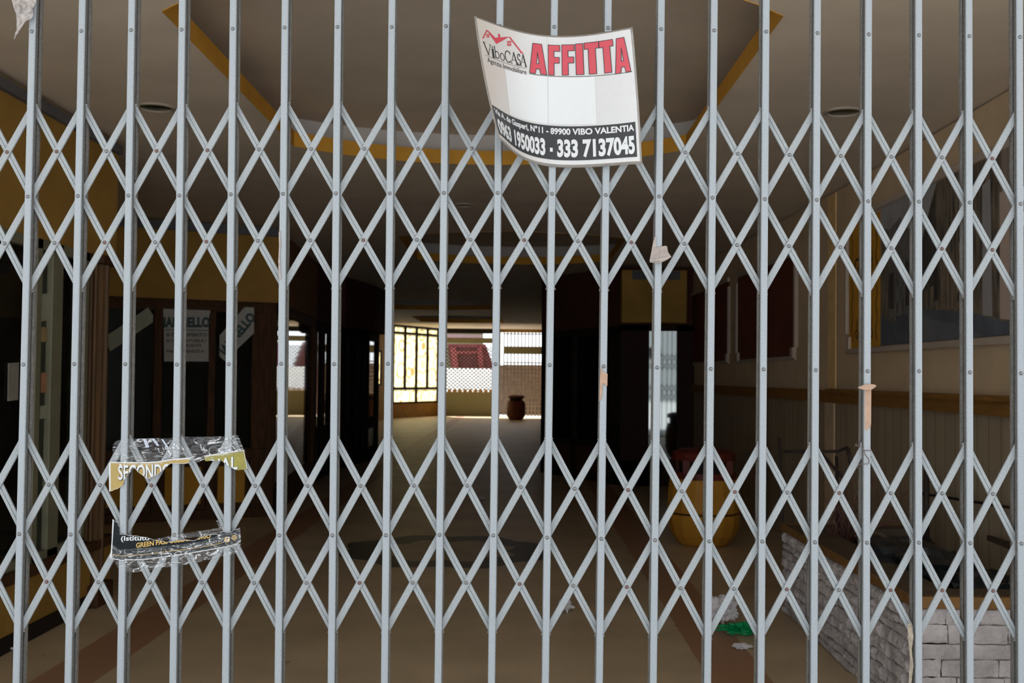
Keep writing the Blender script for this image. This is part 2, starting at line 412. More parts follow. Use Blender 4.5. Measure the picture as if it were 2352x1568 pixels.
struct(MB().prism([(x, y, CZ+.62) for x, y in [(-7.3, 2.3), (4.8, 2.3), (4.8, 43), (-3.15, 43), (-4.55, 39.8), (-5.0, 34), (-7.3, 34)]], (0, 0, .18)).build('ceiling', plain), 'roof slab above the ceiling')
for k, d in enumerate(DOMES):
    def grow(d, s):
        cx = sum(p[0] for p in d)/len(d); cy = sum(p[1] for p in d)/len(d)
        return [(cx+(p[0]-cx)*(1+s), cy+(p[1]-cy)*(1+s)) for p in d]
    a = d; cx = sum(p[0] for p in d)/len(d); cy = sum(p[1] for p in d)/len(d); b = [(cx+(p[0]-cx)*1.16, cy+(p[1]-cy)*1.10) for p in d]
    rows = [[(x, y, CZ) for x, y in a], [(x, y, CZ+.10) for x, y in a], [(x, y, CZ+.10) for x, y in b], [(x, y, CZ-.004) for x, y in b], [(x, y, CZ-.004) for x, y in a]]
    struct(MB().quadstrip([[(x, y, CZ-.004) for x, y in a], [(x, y, CZ+.10) for x, y in a]] , True).quadstrip([[(x, y, CZ+.10) for x, y in a], [(x, y, CZ+.10) for x, y in b]], True).build('trim_%d' % (3+k), ochre), 'ochre edge band of the ceiling recess')
    cx = sum(p[0] for p in d)/len(d); cy = sum(p[1] for p in d)/len(d); b = [(cx+(p[0]-cx)*1.16, cy+(p[1]-cy)*1.10) for p in d]
    struct(MB().quadstrip([[(x, y, CZ+.10) for x, y in b], [(x, y, CZ+.26) for x, y in b]], True).build('trim_%d' % (7+k), covem), 'grey cove inside the ceiling recess')
    mb = MB(); mb.face([(x, y, CZ+.26) for x, y in b]); struct(mb.build('ceiling', domem), 'raised plaster inside the ceiling recess')

# outer shell, front facade and far facade
struct(MB().box((-7.3, 2.4, -.1), (-7.2, 28.2, CZ+.62)).box((-7.3, 2.4, -.1), (P0[0]-.02, 2.62, CZ+.62)).build('wall_left', plain), 'outer wall on the left')
struct(MB().box((4.7, 2.4, -.1), (4.8, 43, CZ+.62)).box((2.62, 2.4, -.1), (4.8, 2.62, CZ+.62)).build('wall_right', plain), 'outer wall on the right')
struct(MB().box((-2.76, 2.4, CZ-.02), (2.62, 2.62, CZ+.62)).build('wall_front', wallb), 'beam above the gate opening')
struct(MB().box((.85, 42.9, 0), (4.7, 43.1, CZ+.62)).box((-3.2, 42.9, CZ2-.12), (.85, 43.1, CZ+.62)).build('wall_back', ochre2), 'far end wall around the shutters')

struct(MB().box((-5, .7, 3.35), (5, 2.42, 3.6)).build('trim_18', plain), 'unseen canopy slab added over the entrance to shade the gate top')  # slab added out of view so the bar tops come out darker

# --- left side: low wall, shop window, ochre fascia, column
o = MB().wall(P0, P1, 0, .36, .12).build('wall_left', ochre2); struct(o, 'low ochre wall under the left shop window')
struct(MB().wall(P0, P1, 2.26, CZ-.012, .12).build('wall_left', ochre2), 'ochre fascia above the left shop window')
struct(MB().wall((P0[0]+.02, P0[1]), (P1[0]+.02, P1[1]), 0, .085, .02).build('baseboard_left', darkf))
struct(MB().wall((P0[0]+.035, P0[1]), (P1[0]+.03, P1[1]), 2.975, 3.035, .04).build('trim_11', greyblue), 'grey cornice under the ceiling on the left')
struct(MB().wall((P0[0]+.035, P0[1]), (P1[0]+.035, P1[1]), .36, .42, .16).build('trim_12', woodd), 'dark wood sill of the left shop window')
w1 = thing('window_1', None, None, (-2.74, 5.2, .42)); struct(w1, 'left shop window with pale aluminium frame and dark glass')
fr = MB().box((-2.80, 2.8, .42), (-2.74, 7.15, .47)).box((-2.80, 2.8, 2.2), (-2.74, 7.15, 2.26))
ya, yb = at_x(78, 1000, -2.74).y, at_x(90, 1000, -2.74).y
yc, yd = at_x(114, 1000, -2.74).y, at_x(138, 1000, -2.74).y
for a, b in ((2.8, 2.9), (4.6, 4.7), (ya, yb), (yc, yd), (7.05, 7.15)): fr.box((-2.80, a, .42), (-2.74, b, 2.26))
fr.build('frame', alum, w1, bevel=.004)
for a, b in ((2.9, 4.6), (4.7, ya), (yb, yc), (yd, 7.05)): MB().box((-2.785, a, .47), (-2.775, b, 2.2)).build('pane', shopglass, w1)
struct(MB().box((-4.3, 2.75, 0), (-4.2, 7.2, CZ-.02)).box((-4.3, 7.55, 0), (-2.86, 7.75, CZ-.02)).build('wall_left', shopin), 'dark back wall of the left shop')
def onleft(px, py): return at_x(px, py, -2.768)
def card(name, pts, fn, m, label, cat, d=(.004,0,0), group=None):
    P = [fn(*p) for p in pts]; return tag(MB().prism(P, d).build(name, m), label, cat, group)
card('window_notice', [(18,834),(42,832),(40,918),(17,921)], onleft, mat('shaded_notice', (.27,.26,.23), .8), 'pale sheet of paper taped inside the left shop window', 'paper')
card('window_sticker', [(95,675),(112,673),(111,735),(94,738)], onleft, paperg, 'tall pale sticker, topmost on the narrow left window pane', 'sticker')
card('window_sticker', [(94,856),(107,855),(106,900),(93,902)], onleft, mat('orange_sticker', (.42,.22,.12), .7), 'small orange and white sticker low on the narrow left window pane', 'sticker')
card('window_sticker', [(92,932),(107,930),(106,960),(91,962)], onleft, paperg, 'small pale sticker, lowest on the narrow left window pane', 'sticker')
cc = [at_x(99,768,-2.768)+Vector((0, .055*cos(2*pi*k/16), .045*sin(2*pi*k/16))) for k in range(16)]
tag(MB().prism(cc, (.004,0,0)).build('round_sticker', mat('round_sticker_print', (.40,.30,.14), .7)), 'round tan sticker in the middle of the narrow left window pane', 'sticker')
# fluted wooden column
cx, cy = -2.80, 7.36
prof = []
for k in range(48):
    a = 2*pi*k/48; r = .105 + .010*(1 if k % 4 < 2 else -1); prof.append((cx+r*cos(a)*.9, cy+r*sin(a)))
colm = thing('wooden_column', 'fluted brown wooden column at the corner of the left shop', 'column', (cx, cy, 0))
MB().quadstrip([[(x, y, .14) for x, y in prof], [(x, y, 2.2) for x, y in prof]], True).build('shaft', woodm, colm)
MB().box((cx-.13, cy-.14, 0), (cx+.13, cy+.14, .14)).build('base', woodd, colm, bevel=.01)
MB().box((cx-.12, cy-.13, 2.2), (cx+.12, cy+.13, 2.258)).build('capital', woodd, colm, bevel=.01)

# --- angled shopfront with posters
A2, B2_ = Vector(P2), Vector(P3); DL = (B2_-A2); LL = DL.length; DU = DL.normalized(); NU = Vector((DU.y, -DU.x))   # NU faces the camera
def sp(s, z, off=0): q = A2 + DU*s + NU*off; return (q.x, q.y, z)
def sbox(mb, s0, s1, z0, z1, o0, o1):
    mb.hexa([sp(s0,z0,o1), sp(s1,z0,o1), sp(s1,z0,o0), sp(s0,z0,o0), sp(s0,z1,o1), sp(s1,z1,o1), sp(s1,z1,o0), sp(s0,z1,o0)]); return mb
def sfun(px, py):
    p = at_wall(px, py, P2, P3); return p
def s_of(px): p = at_wall(px, 900, P2, P3); return (Vector((p.x, p.y))-A2).dot(DU)
struct(sbox(MB(), -.4, LL+.02, 2.26, CZ-.012, -.15, 0).build('wall_left', ochre2), 'ochre fascia over the angled shopfront')
struct(sbox(MB(), -.4, LL, 2.96, CZ-.02, 0.001, .04).build('trim_13', greyblue), 'grey cornice over the angled shopfront')
struct(MB().wall((-4.3, 7.7), (P2[0]-.2, P2[1]), 0, CZ-.02, .1).build('wall_left', ochre2), 'recessed side wall left of the angled shopfront')
sf = thing('window_2', None, None, sp(LL/2, 0)); struct(sf, 'dark wooden shopfront with three glazed doors and ochre lower panels')
post = [(-.3, s_of(237)), (s_of(352), s_of(372)), (s_of(478), s_of(494)), (s_of(578), LL)]
fr = MB()
for a, b in post: sbox(fr, a, b, 0, 2.26, -.08, 0)
sbox(fr, -.3, LL, 2.14, 2.258, -.08, .012); sbox(fr, -.3, LL, .62, .72, -.08, .01); sbox(fr, -.3, LL, 0, .10, -.08, .01); sbox(fr, -.3, LL, 2.2, 2.235, .012, .03)
fr.build('frame', woodd, sf, bevel=.008)
for i in range(3):
    a, b = post[i][1], post[i+1][0]
    sbox(MB(), a, b, .72, 2.14, -.05, -.04).build('pane', dullglass, sf)
    lp = sbox(MB(), a, b, .10, .62, -.06, -.04).build('lower_frame', woodd, sf)
    sbox(MB(), a+.05, b-.05, .16, .54, -.04, -.025).build('lower_panel', ochre, sf)
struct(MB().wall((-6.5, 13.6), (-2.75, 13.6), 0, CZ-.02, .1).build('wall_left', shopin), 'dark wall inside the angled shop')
def onshop(px, py): p = at_wall(px, py, P2, P3); return p + Vector((NU.x, NU.y, 0))*.02
def inkshop(px, py): p = at_wall(px, py, P2, P3); return p + Vector((NU.x, NU.y, 0))*.026
nd = (NU.x*.004, NU.y*.004, 0)
t = thing('shop_banner', 'long pale paper strip stuck slanting on the left shopfront door', 'poster', onshop(295, 755))
MB().prism([onshop(*p) for p in [(238,775),(339,706),(351,724),(350,740),(252,807)]], nd).build('paper', paperg, t)
def rot(v, c, a): return [(c[0]+(p[0]-c[0])*cos(a)-(p[1]-c[1])*sin(a), c[1]+(p[0]-c[0])*sin(a)+(p[1]-c[1])*cos(a)) for p in v]
v, f = text2d('IANNELLO', (248, 748, 342, 764), .02); lay((rot(v, (295,756), -.60), f), inkshop, 'lettering', mat('faded_green_ink', (.30,.37,.29), .8), t)
t = thing('shop_poster', 'white notice with green heading and four written lines on middle shopfront door', 'poster', onshop(427, 770))
MB().prism([onshop(*p) for p in [(374,709),(482,713),(478,735),(478,830),(376,830),(375,750)]], nd).build('paper', paperm, t)
lay(join2d(text2d('IANNELLO', (375, 728, 481, 752), .055), stroke2d([(377,757),(477,759)], 1.6)), inkshop, 'heading', inkg, t)
lay(join2d(text2d('SI È TRASFERITO', (380, 763, 474, 773), .04), text2d('IN CORSO ETTORE 811', (381, 779, 472, 786), .04), text2d('VIA MONTI', (396, 790, 460, 797), .04), text2d('PIANO VENDITA', (381, 803, 468, 810), .04)), inkshop, 'writing', inkd, t)
t = thing('shop_banner', 'pale paper strip with green lettering stuck slanting on the right shopfront door', 'poster', onshop(543, 770))
MB().prism([onshop(*p) for p in [(503,770),(560,706),(582,703),(582,765),(515,829),(503,818)]], nd).build('paper', paperm, t)
v, f = text2d('IANNELLO', (487, 755, 600, 778), .055); lay(clip2d(refine(rot(v, (543,766), -.88), f, 3), [(503,770),(560,706),(582,703),(582,765),(515,829),(503,818)]), inkshop, 'lettering', inkg, t)

# --- left wall further back: reflecting shop window, dark corner block
def wseg(a, b):
    a = Vector(a); b = Vector(b); d = (b-a).normalized(); n = Vector((d.y, -d.x)); L_ = (b-a).length
    def bx(m, s0, s1, z0, z1, o0, o1):
        P = lambda s, z, o: ((a+d*s+n*o).x, (a+d*s+n*o).y, z)
        return m.hexa([P(s0,z0,o1), P(s1,z0,o1), P(s1,z0,o0), P(s0,z0,o0), P(s0,z1,o1), P(s1,z1,o1), P(s1,z1,o0), P(s0,z1,o0)])
    return bx, L_
bx, L3 = wseg(P3, P4)
struct(bx(MB(), 0, L3, 2.27, CZ-.012, -.12, 0).build('wall_left', mat('shaded_fascia', (.20,.10,.035), .8)), 'fascia over the reflecting shop window, its shade put into the brown')  # faces away from the light; that shade is mixed into the colour
w = thing('window_3', None, None, (P3[0], P3[1]+1.9, 0)); struct(w, 'long shop window reflecting the far shutters')
fr = MB(); bx(fr, 0, .12, 0, 2.26, -.08, 0); bx(fr, L3-.1, L3, 0, 2.26, -.08, 0); bx(fr, 0, L3, 0, .3, -.08, 0); bx(fr, 0, L3, 2.16, 2.26, -.08, 0); bx(fr, 1.0, 1.05, .3, 2.16, -.08, -.02)
fr.build('frame', woodd, w)
for s0_, s1_ in ((.12, 1.0), (1.05, L3-.1)):
    d_ = (Vector(P4)-Vector(P3)).normalized(); n_ = Vector((d_.y, -d_.x)); k_ = (s1_-s0_)*(.024 if s0_ < .5 else .009)
    q_ = [Vector(P3)+d_*s0_-n_*.02, Vector(P3)+d_*s1_-n_*(.02+k_)]
    MB().wall(tuple(q_[0]), tuple(q_[1]), .3, 2.16, .008).build('pane', mirglass, w)
for nm, a, b, cuts, wd in (('window_4', P4, P5, (0, .10, .82, .95, 1.7, 1.85), None), ('window_5', P5, P6, (0, .22, .52, .66, .96, 1.2), None), ('window_8', P6, P7, None, None)):
    bx, L4 = wseg(a, b)
    struct(bx(MB(), -.05, L4, 2.27, CZ-.012, -.12, .12 if nm != 'window_4' else .02).build('wall_left', redf), 'dark red fascia box on the left')
    w = thing(nm, None, None, (*a, 0)); struct(w, 'dark framed shop window on the left corner block')
    fr = MB(); sc = L4/(2.5 if nm == 'window_4' else 1.57)
    pan = [(.12, .80), (.95, 1.65), (1.8, 2.38)] if nm == 'window_4' else [(.10,.50), (.72,1.02), (1.2,1.42)] if nm == 'window_5' else [(.15, 1.40)]
    xs = [0] + [q*sc for p_ in pan for q in p_] + [L4]
    for i in range(0, len(xs), 2): bx(fr, xs[i], xs[i+1], 0, 2.27, -.08, 0)
    bx(fr, 0, L4, 2.12, 2.27, -.08, 0); bx(fr, 0, L4, .55, .75, -.08, -.01); bx(fr, 0, L4, 0, .2, -.08, 0)
    fr.build('frame', darkf, w)
    for q0, q1 in pan:
        bx(MB(), q0*sc, q1*sc, .75, 2.12, -.05, -.04).build('pane', mirglass if nm == 'window_8' else shopglass, w); bx(MB(), q0*sc, q1*sc, .2, .55, -.05, -.04).build('lower_pane', dullglass, w)
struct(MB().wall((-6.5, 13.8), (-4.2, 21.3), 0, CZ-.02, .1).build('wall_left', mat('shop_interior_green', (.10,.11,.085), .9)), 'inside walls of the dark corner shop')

# --- far left walls and the lit cream window
bxf, LFF = wseg(F0, F1)
WINS = [(.5, 2.9), (3.4, 5.8), (6.2, 8.6), ((37.1-28)/11.8*LFF, (37.72-28)/11.8*LFF)]  # the first three are added, unseen, so sunlight brightens the far ceiling
mw = MB(); bxf(mw, 0, LFF, 0, 1.16, -.12, 0); bxf(mw, 0, LFF, 2.33, CZ2+.1, -.12, 0); q0 = 0
for a, b in WINS: bxf(mw, q0, a, 1.16, 2.33, -.12, 0); q0 = b
bxf(mw, q0, LFF, 1.16, 2.33, -.12, 0)
for k, (a, b) in enumerate(WINS):
    w = thing('window_%d' % (10+k), None, None, (*F0, 1.16)); struct(w, 'small cream glass window in the far left wall' if k == 3 else 'added unseen clear window that lights the far ceiling')
    fr = MB(); bxf(fr, a, a+.05, 1.16, 2.33, -.08, .01); bxf(fr, b-.05, b, 1.16, 2.33, -.08, .01); bxf(fr, a, b, 1.16, 1.22, -.08, .01); bxf(fr, a, b, 2.27, 2.33, -.08, .01); fr.build('frame', darkf, w)
    bxf(MB(), a+.05, b-.05, 1.22, 2.27, -.05, -.04).build('pane', stained if k == 3 else shopglass, w)
struct(mw.wall((-7.1, 28.05), F0, 0, CZ2, .12).build('wall_left', ochre2), 'ochre wall far down on the left')
def fbx():
    return wseg(F1, F2)
bx, LF = fbx()
struct(bx(MB(), 0, LF, 0, .5, -.12, 0).build('wall_left', ochre2), 'low ochre wall under the cream window')
w = thing('window_6', None, None, (*F1, .5)); struct(w, 'tall cream glass window with dark bars at the far left')
zt = CZ2-.02; z1 = .55; z2 = 1.06; z3 = 3.0
fr = MB()
bx(fr, 0, LF, .5, .56, -.08, .01); bx(fr, 0, LF, 1.0, 1.08, -.08, .01); bx(fr, 0, LF, 2.98, 3.06, -.08, .01); bx(fr, 0, LF, zt-.05, zt+.02, -.08, .01)
n4 = [LF*k/4 for k in range(5)]
for k in range(5): bx(fr, max(0, n4[k]-.05), min(LF, n4[k]+.05), 1.0, zt, -.08, .01)
for k in (0, 2, 4): bx(fr, max(0, n4[k]-.05), min(LF, n4[k]+.05), .5, 1.05, -.08, .01)
fr.build('frame', darkf, w)
for k in range(4):
    bx(MB(), n4[k]+.04, n4[k+1]-.04, 1.08, 2.98, -.05, -.04).build('pane', stained, w)
    bx(MB(), n4[k]+.04, n4[k+1]-.04, 3.06, zt-.05, -.05, -.04).build('pane', stained, w)
for k in (0, 2): bx(MB(), n4[k]+.04, n4[k+2]-.04, .56, 1.0, -.05, -.04).build('pane', stained, w)

# --- right side
struct(MB().wall(R0, R1, 1.36, CZ-.012, -.15).wall(R1, R2, 1.36, CZ-.012, -.15).build('wall_right', wallb))
struct(MB().wall((R0[0]-.004, R0[1]), (R1[0]-.004, R1[1]), 0, 1.36, -.15).wall((R1[0]-.004, R1[1]), (R2[0]-.004, R2[1]), 0, 1.36, -.15).build('wall_right', wainsm), 'boarded lower part of the right wall')
struct(MB().wall((R0[0]-.05, R0[1]), (R1[0]-.05, R1[1]), 1.315, 1.415, -.05).wall((R0[0]-.075, R0[1]), (R1[0]-.075, R1[1]), 1.395, 1.425, -.07).wall((R1[0]-.05, R1[1]), (R2[0]-.05, R2[1]), 1.315, 1.415, -.05).build('trim_14', railm), 'ochre brown rail along the right wall')
ya, yb = at_x(1921, 600, 2.6).y, at_x(1903, 600, 2.6).y
struct(MB().box((2.592, ya, 1.43), (2.6, yb, CZ-.02)).build('trim_15', mat('pale_ochre', (.80,.56,.26), .75)), 'pale ochre strip on the right wall')
struct(MB().box((2.586, ya+.02, 0), (2.6, yb+.06, 1.31)).build('trim_16', mat('pale_strip', (.62,.48,.32), .8)), 'pale strip below the rail on the right wall')

# mural with ochre side panel
WX = 2.6
def onw(e):
    return lambda px, py: at_x(px, py, WX-e)
mu = thing('wall_mural', 'painted street view in a pale moulding with ochre side panel on the right wall', 'painting', (2.6, 7.0, 1.73))
Y0, Y1 = 4.4, 8.15
MB().box((2.588, Y0, 1.75), (2.6, Y1, 2.74)).build('canvas', mat('mural_grey', (.20,.19,.17), .7, .4, 3, stretch=(1,3,.5)), mu)
MB().box((2.586, Y1, 1.74), (2.6, 8.93, 2.72)).build('side_panel', ochre, mu)
md = MB().box((2.565, Y0, 1.705), (2.6, 8.97, 1.745)).box((2.565, Y0, 2.74), (2.6, 8.6, 2.785)).box((2.565, 8.95, 1.86), (2.6, 9.0, 2.66)).box((2.565, 8.88, 1.72), (2.6, 8.93, 1.84)).box((2.565, Y0-.04, 1.705), (2.6, Y0, 2.785))
md.build('moulding', mouldm, mu, bevel=.008)
def pl(pts, m, nm, e): lay(poly2d(pts), onw(e), nm, m, mu)
def ywz(y, z): return (0, y, z)
def wl(pts, m, nm, e):                        # (y, z) polygons painted on the canvas
    lay(poly2d(pts), lambda y, z: Vector((WX-e, y, z)), nm, m, mu)
msky = mat('mural_sky', (.34,.35,.36), .7, .15, 4); mbld = mat('mural_buildings', (.07,.062,.055), .7, .7, 4, stretch=(1,7,1.0), col2=(.27,.225,.17), detail=7)
mgr = mat('mural_ground', (.10,.115,.14), .7, .3, 4); mpale = mat('mural_pale_pillars', (.50,.40,.34), .7, .08, 4)
mred = mat('mural_door', (.24,.07,.04), .7, .2, 3); mdark = mat('mural_shadow', (.05,.045,.045), .7, .3, 4)
wl([(Y1,2.74),(6.95,2.74),(7.3,2.42),(7.55,2.50),(7.9,2.55),(Y1,2.60)], msky, 'painted_sky', .0130)
wl([(Y1,2.62),(7.9,2.52),(7.75,2.60),(7.3,2.40),(7.15,2.62),(7.05,2.74),(6.1,2.74),(6.1,1.85),(7.2,1.88),(Y1,1.90)], mbld, 'painted_houses', .0135)
wl([(Y1,1.97),(7.9,1.90),(7.65,1.97),(7.0,1.94),(6.4,1.88),(6.1,1.82),(Y0,1.77),(Y0,1.75),(Y1,1.75)], mgr, 'painted_street', .0140)
mb2 = mat('mural_far_houses', (.15,.15,.145), .7, .5, 6, stretch=(1,5,1.6), detail=8); mb3 = mat('mural_near_houses', (.19,.15,.11), .7, .6, 5, stretch=(1,10,.9), detail=8)
wl([(7.95,2.56),(7.72,2.62),(7.55,2.44),(7.52,1.96),(7.95,1.93)], mb2, 'painted_houses', .0142)
wl([(6.98,2.30),(6.84,2.26),(6.66,2.34),(6.52,2.2),(6.5,1.93),(7.0,1.94)], mb3, 'painted_houses', .0142)
wl([(7.45,2.46),(7.30,2.42),(7.12,2.66),(7.05,2.5),(7.08,2.1),(7.44,2.06)], mat('mural_dark_houses', (.06,.055,.05), .7, .5, 6, stretch=(1,6,1.2), detail=8), 'painted_houses', .0142)
for y_ in (7.9, 7.8, 7.68, 7.4, 7.32, 6.95, 6.88, 6.8, 6.72, 6.64): wl([(y_,2.12+.1*sin(y_*40)),(y_-.022,2.12+.1*sin(y_*40)),(y_-.022,1.97),(y_,1.97)], mb3 if int(y_*100) % 3 else mdark, 'painted_column', .0146)
wl([(7.60,1.95),(7.3,1.75),(6.3,1.75),(6.75,1.84)], mat('mural_path', (.14,.15,.17), .7, .2, 5), 'painted_path', .0145)
wl([(6.62,2.70),(6.58,2.70),(6.56,1.88),(6.60,1.86)], mdark, 'painted_lamp_post', .0150)
for y0_, y1_, zt_ in ((7.95,7.85,2.25),(7.62,7.5,2.3),(7.1,7.03,2.35)): wl([(y0_,zt_),(y1_,zt_),(y1_,2.0),(y0_,2.0)], mdark, 'painted_doorway', .0150)
wl([(6.1,2.74),(Y0,2.74),(Y0,1.76),(6.1,1.83)], mat('mural_facade', (.26,.21,.18), .7, .3, 4, stretch=(1,6,.4)), 'painted_facade', .0140)
wl([(6.12,2.52),(5.70,2.60),(5.70,1.80),(6.12,1.84)], mpale, 'painted_pillar', .0150)
wl([(6.35,2.60),(6.24,2.62),(6.22,1.86),(6.35,1.87)], mat('mural_grey_pillar', (.33,.33,.34), .7, .1, 4), 'painted_pillar', .0150)
wl([(5.95,2.62),(5.2,2.72),(5.2,2.50),(5.95,2.46)], mat('mural_roof', (.17,.075,.04), .7, .2, 4), 'painted_roof', .0155)
wl([(5.86,2.45),(5.55,2.48),(5.55,1.82),(5.86,1.84)], mred, 'painted_door', .0158)
fl = lambda y, z: Vector((WX-.0155, y, z))
orn = [stroke2d([(y+.018*sin(z*34+ph), z) for z in [1.80+.02*i for i in range(44)]], .012) for y, ph in ((8.84, 0), (8.24, 1))]
for yc_ in (8.72, 8.36):
    orn.append(stroke2d([(yc_+.06*(1-i/14)*cos(i*.55), 1.84+.05*(1-i/14)*sin(i*.55)) for i in range(14)], .012)); orn.append(stroke2d([(yc_, 1.90), (yc_-.02, 1.97)], .014))
for o_ in orn: lay(o_, fl, 'ornament', inkb, mu)
v1, f1 = text2d('G', (8.78, 2.44, 8.66, 2.30), .0); v2, f2 = text2d('H', (8.42, 2.46, 8.33, 2.32), .0)
for o_ in ((v1, f1), (v2, f2), stroke2d([(8.55, 2.18), (8.55, 2.06)], .02)): lay(o_, fl, 'letter', inkb, mu)

def rwx(y): return R1[0] + (R2[0]-R1[0])*(y-R1[1])/(R2[1]-R1[1])
for (a, b), lab in (((1830, 1697), 'dark red panel in pale moulding on right wall, nearer of the two'), ((1676, 1592), 'dark red panel in pale moulding on right wall, farther of the two')):
    ya = at_wall(a, 700, R1, R2).y; yb = at_wall(b, 700, R1, R2).y
    t = thing('wall_panel', lab, 'wall panel', (rwx(ya), ya, 1.7), 'moulded wall panels on the right')
    def q(mb, y0, y1, z0, z1, e0, e1): return mb.hexa([(rwx(y0)-e1, y0, z0), (rwx(y0)-e0, y0, z0), (rwx(y1)-e0, y1, z0), (rwx(y1)-e1, y1, z0), (rwx(y0)-e1, y0, z1), (rwx(y0)-e0, y0, z1), (rwx(y1)-e0, y1, z1), (rwx(y1)-e1, y1, z1)])
    q(MB(), ya, yb, 1.72, 2.66, 0, .012).build('panel', redp, t)
    m_ = MB(); q(m_, ya-.06, ya, 1.80, 2.60, 0, .035); q(m_, yb, yb+.08, 1.80, 2.60, 0, .035); q(m_, ya, yb, 2.66, 2.71, 0, .03); q(m_, ya, yb, 1.68, 1.72, 0, .02); q(m_, ya, ya+.09, 1.70, 1.80, 0, .04); q(m_, yb-.1, yb, 1.70, 1.80, 0, .04)
    m_.build('moulding', mouldm, t, bevel=.006)

# --- right block: ochre box, dark red fascia, black glazing, mirror-like door
struct(MB().wall(R2, (R2[0]+.3, R2[1]+2), 0, CZ, -.1).wall(B2, B3, 0, CZ2, -.12).build('wall_right', redf), 'dark inner wall on the right of the passage')
bx, LB = wseg(B2, B1)
struct(bx(MB(), 0, LB, 2.22, CZ-.012, -.3, 0).build('wall_right', redf), 'dark red fascia box on the right')
w = thing('window_7', None, None, (*B1, 0)); struct(w, 'black glazed shopfront under the dark red fascia')
fr = MB(); bx(fr, 0, .12, 0, 2.22, -.08, 0); bx(fr, LB-.35, LB, 0, 2.22, -.08, 0); bx(fr, 0, LB, 2.12, 2.22, -.08, 0); bx(fr, 0, LB, .0, .12, -.08, 0); bx(fr, .95, 1.05, .12, 2.12, -.08, 0); bx(fr, 0, LB, .5, .58, -.08, 0)
fr.build('frame', darkf, w)
for a, b in ((.12, .95), (1.05, LB-.35)):
    bx(MB(), a, b, .58, 2.12, -.05, -.04).build('pane', shopglass, w); bx(MB(), a, b, .12, .5, -.05, -.03).build('lower_panel', woodd, w)
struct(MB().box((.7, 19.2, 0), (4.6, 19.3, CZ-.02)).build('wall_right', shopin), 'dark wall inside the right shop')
w = thing('door_1', None, None, (1.9, 15.8, 0)); struct(w, 'dark door with a narrow reflecting pane on the right')
xa, xb = at(1492, 850, 15.8).x, at(1553, 850, 15.8).x
fr = MB().box((1.40, 15.8, 0), (xa-.01, 15.88, 2.24)).box((xb+.01, 15.8, 0), (2.46, 15.88, 2.24)).box((1.40, 15.8, 2.16), (2.46, 15.88, 2.24)).box((1.40, 15.8, 0), (2.46, 15.88, .35))
fr.build('frame', mat('door_brown', (.04,.024,.02), .8, spec=.05), w)
xm = (xa+xb)/2; nn = Vector((-xm, -15.8)).normalized(); tt = Vector((-nn.y, nn.x)); hw = (xb-xa)/2+.01
a = Vector((xm, 15.84))-tt*hw; b = Vector((xm, 15.84))+tt*hw
MB().wall(tuple(a), tuple(b), .35, 2.16, .008).build('pane', mirglass, w)
sgn = thing('shop_sign', 'blank ochre sign box with a grey strip above the dark right doorway', 'sign', (1.88, 15.6, 2.26))
xl, xr = at(1428, 700, 15.6).x, at(1578, 700, 15.6).x
MB().box((xl, 15.6, at(1500,741,15.6).z), (xr, 15.9, at(1500,620,15.6).z)).build('box', ochre2, sgn, bevel=.01)
MB().box((at(1452,630,15.6).x, 15.585, at(1500,642,15.6).z), (at(1562,630,15.6).x, 15.6, at(1500,622,15.6).z)).build('strip', greyblue, sgn)
struct(MB().box((1.40, 15.92, 2.24), (2.5, 16.0, CZ-.012)).build('wall_right', redf), 'dark wall above the right doorway')

# --- ceiling lamps
for (px, py, w_, lab) in ((358, 246, .185, 'round recessed ceiling light with dark green lens, left of the ochre ceiling recess'), (1937, 256, .185, 'round recessed ceiling light with dark lens on the right side of the ceiling'), (1065, 470, .15, 'small dark recessed ceiling light in the middle, between the two ochre recesses')):
    c = at_z(px, py, CZ); t = thing('ceiling_light', lab, 'ceiling light', c, 'recessed ceiling lights')
    r = w_/2
    MB().lathe([(r+.025, 0), (r+.025, -.006), (r+.004, -.012), (r, -.004), (r, 0)], 32, c).build('ring', downr, t, smooth=True)
    MB().lathe([(r-.001, -.001), (r*.9, -.004), (.005, -.006)], 32, c).build('lens', lensm, t, smooth=True)

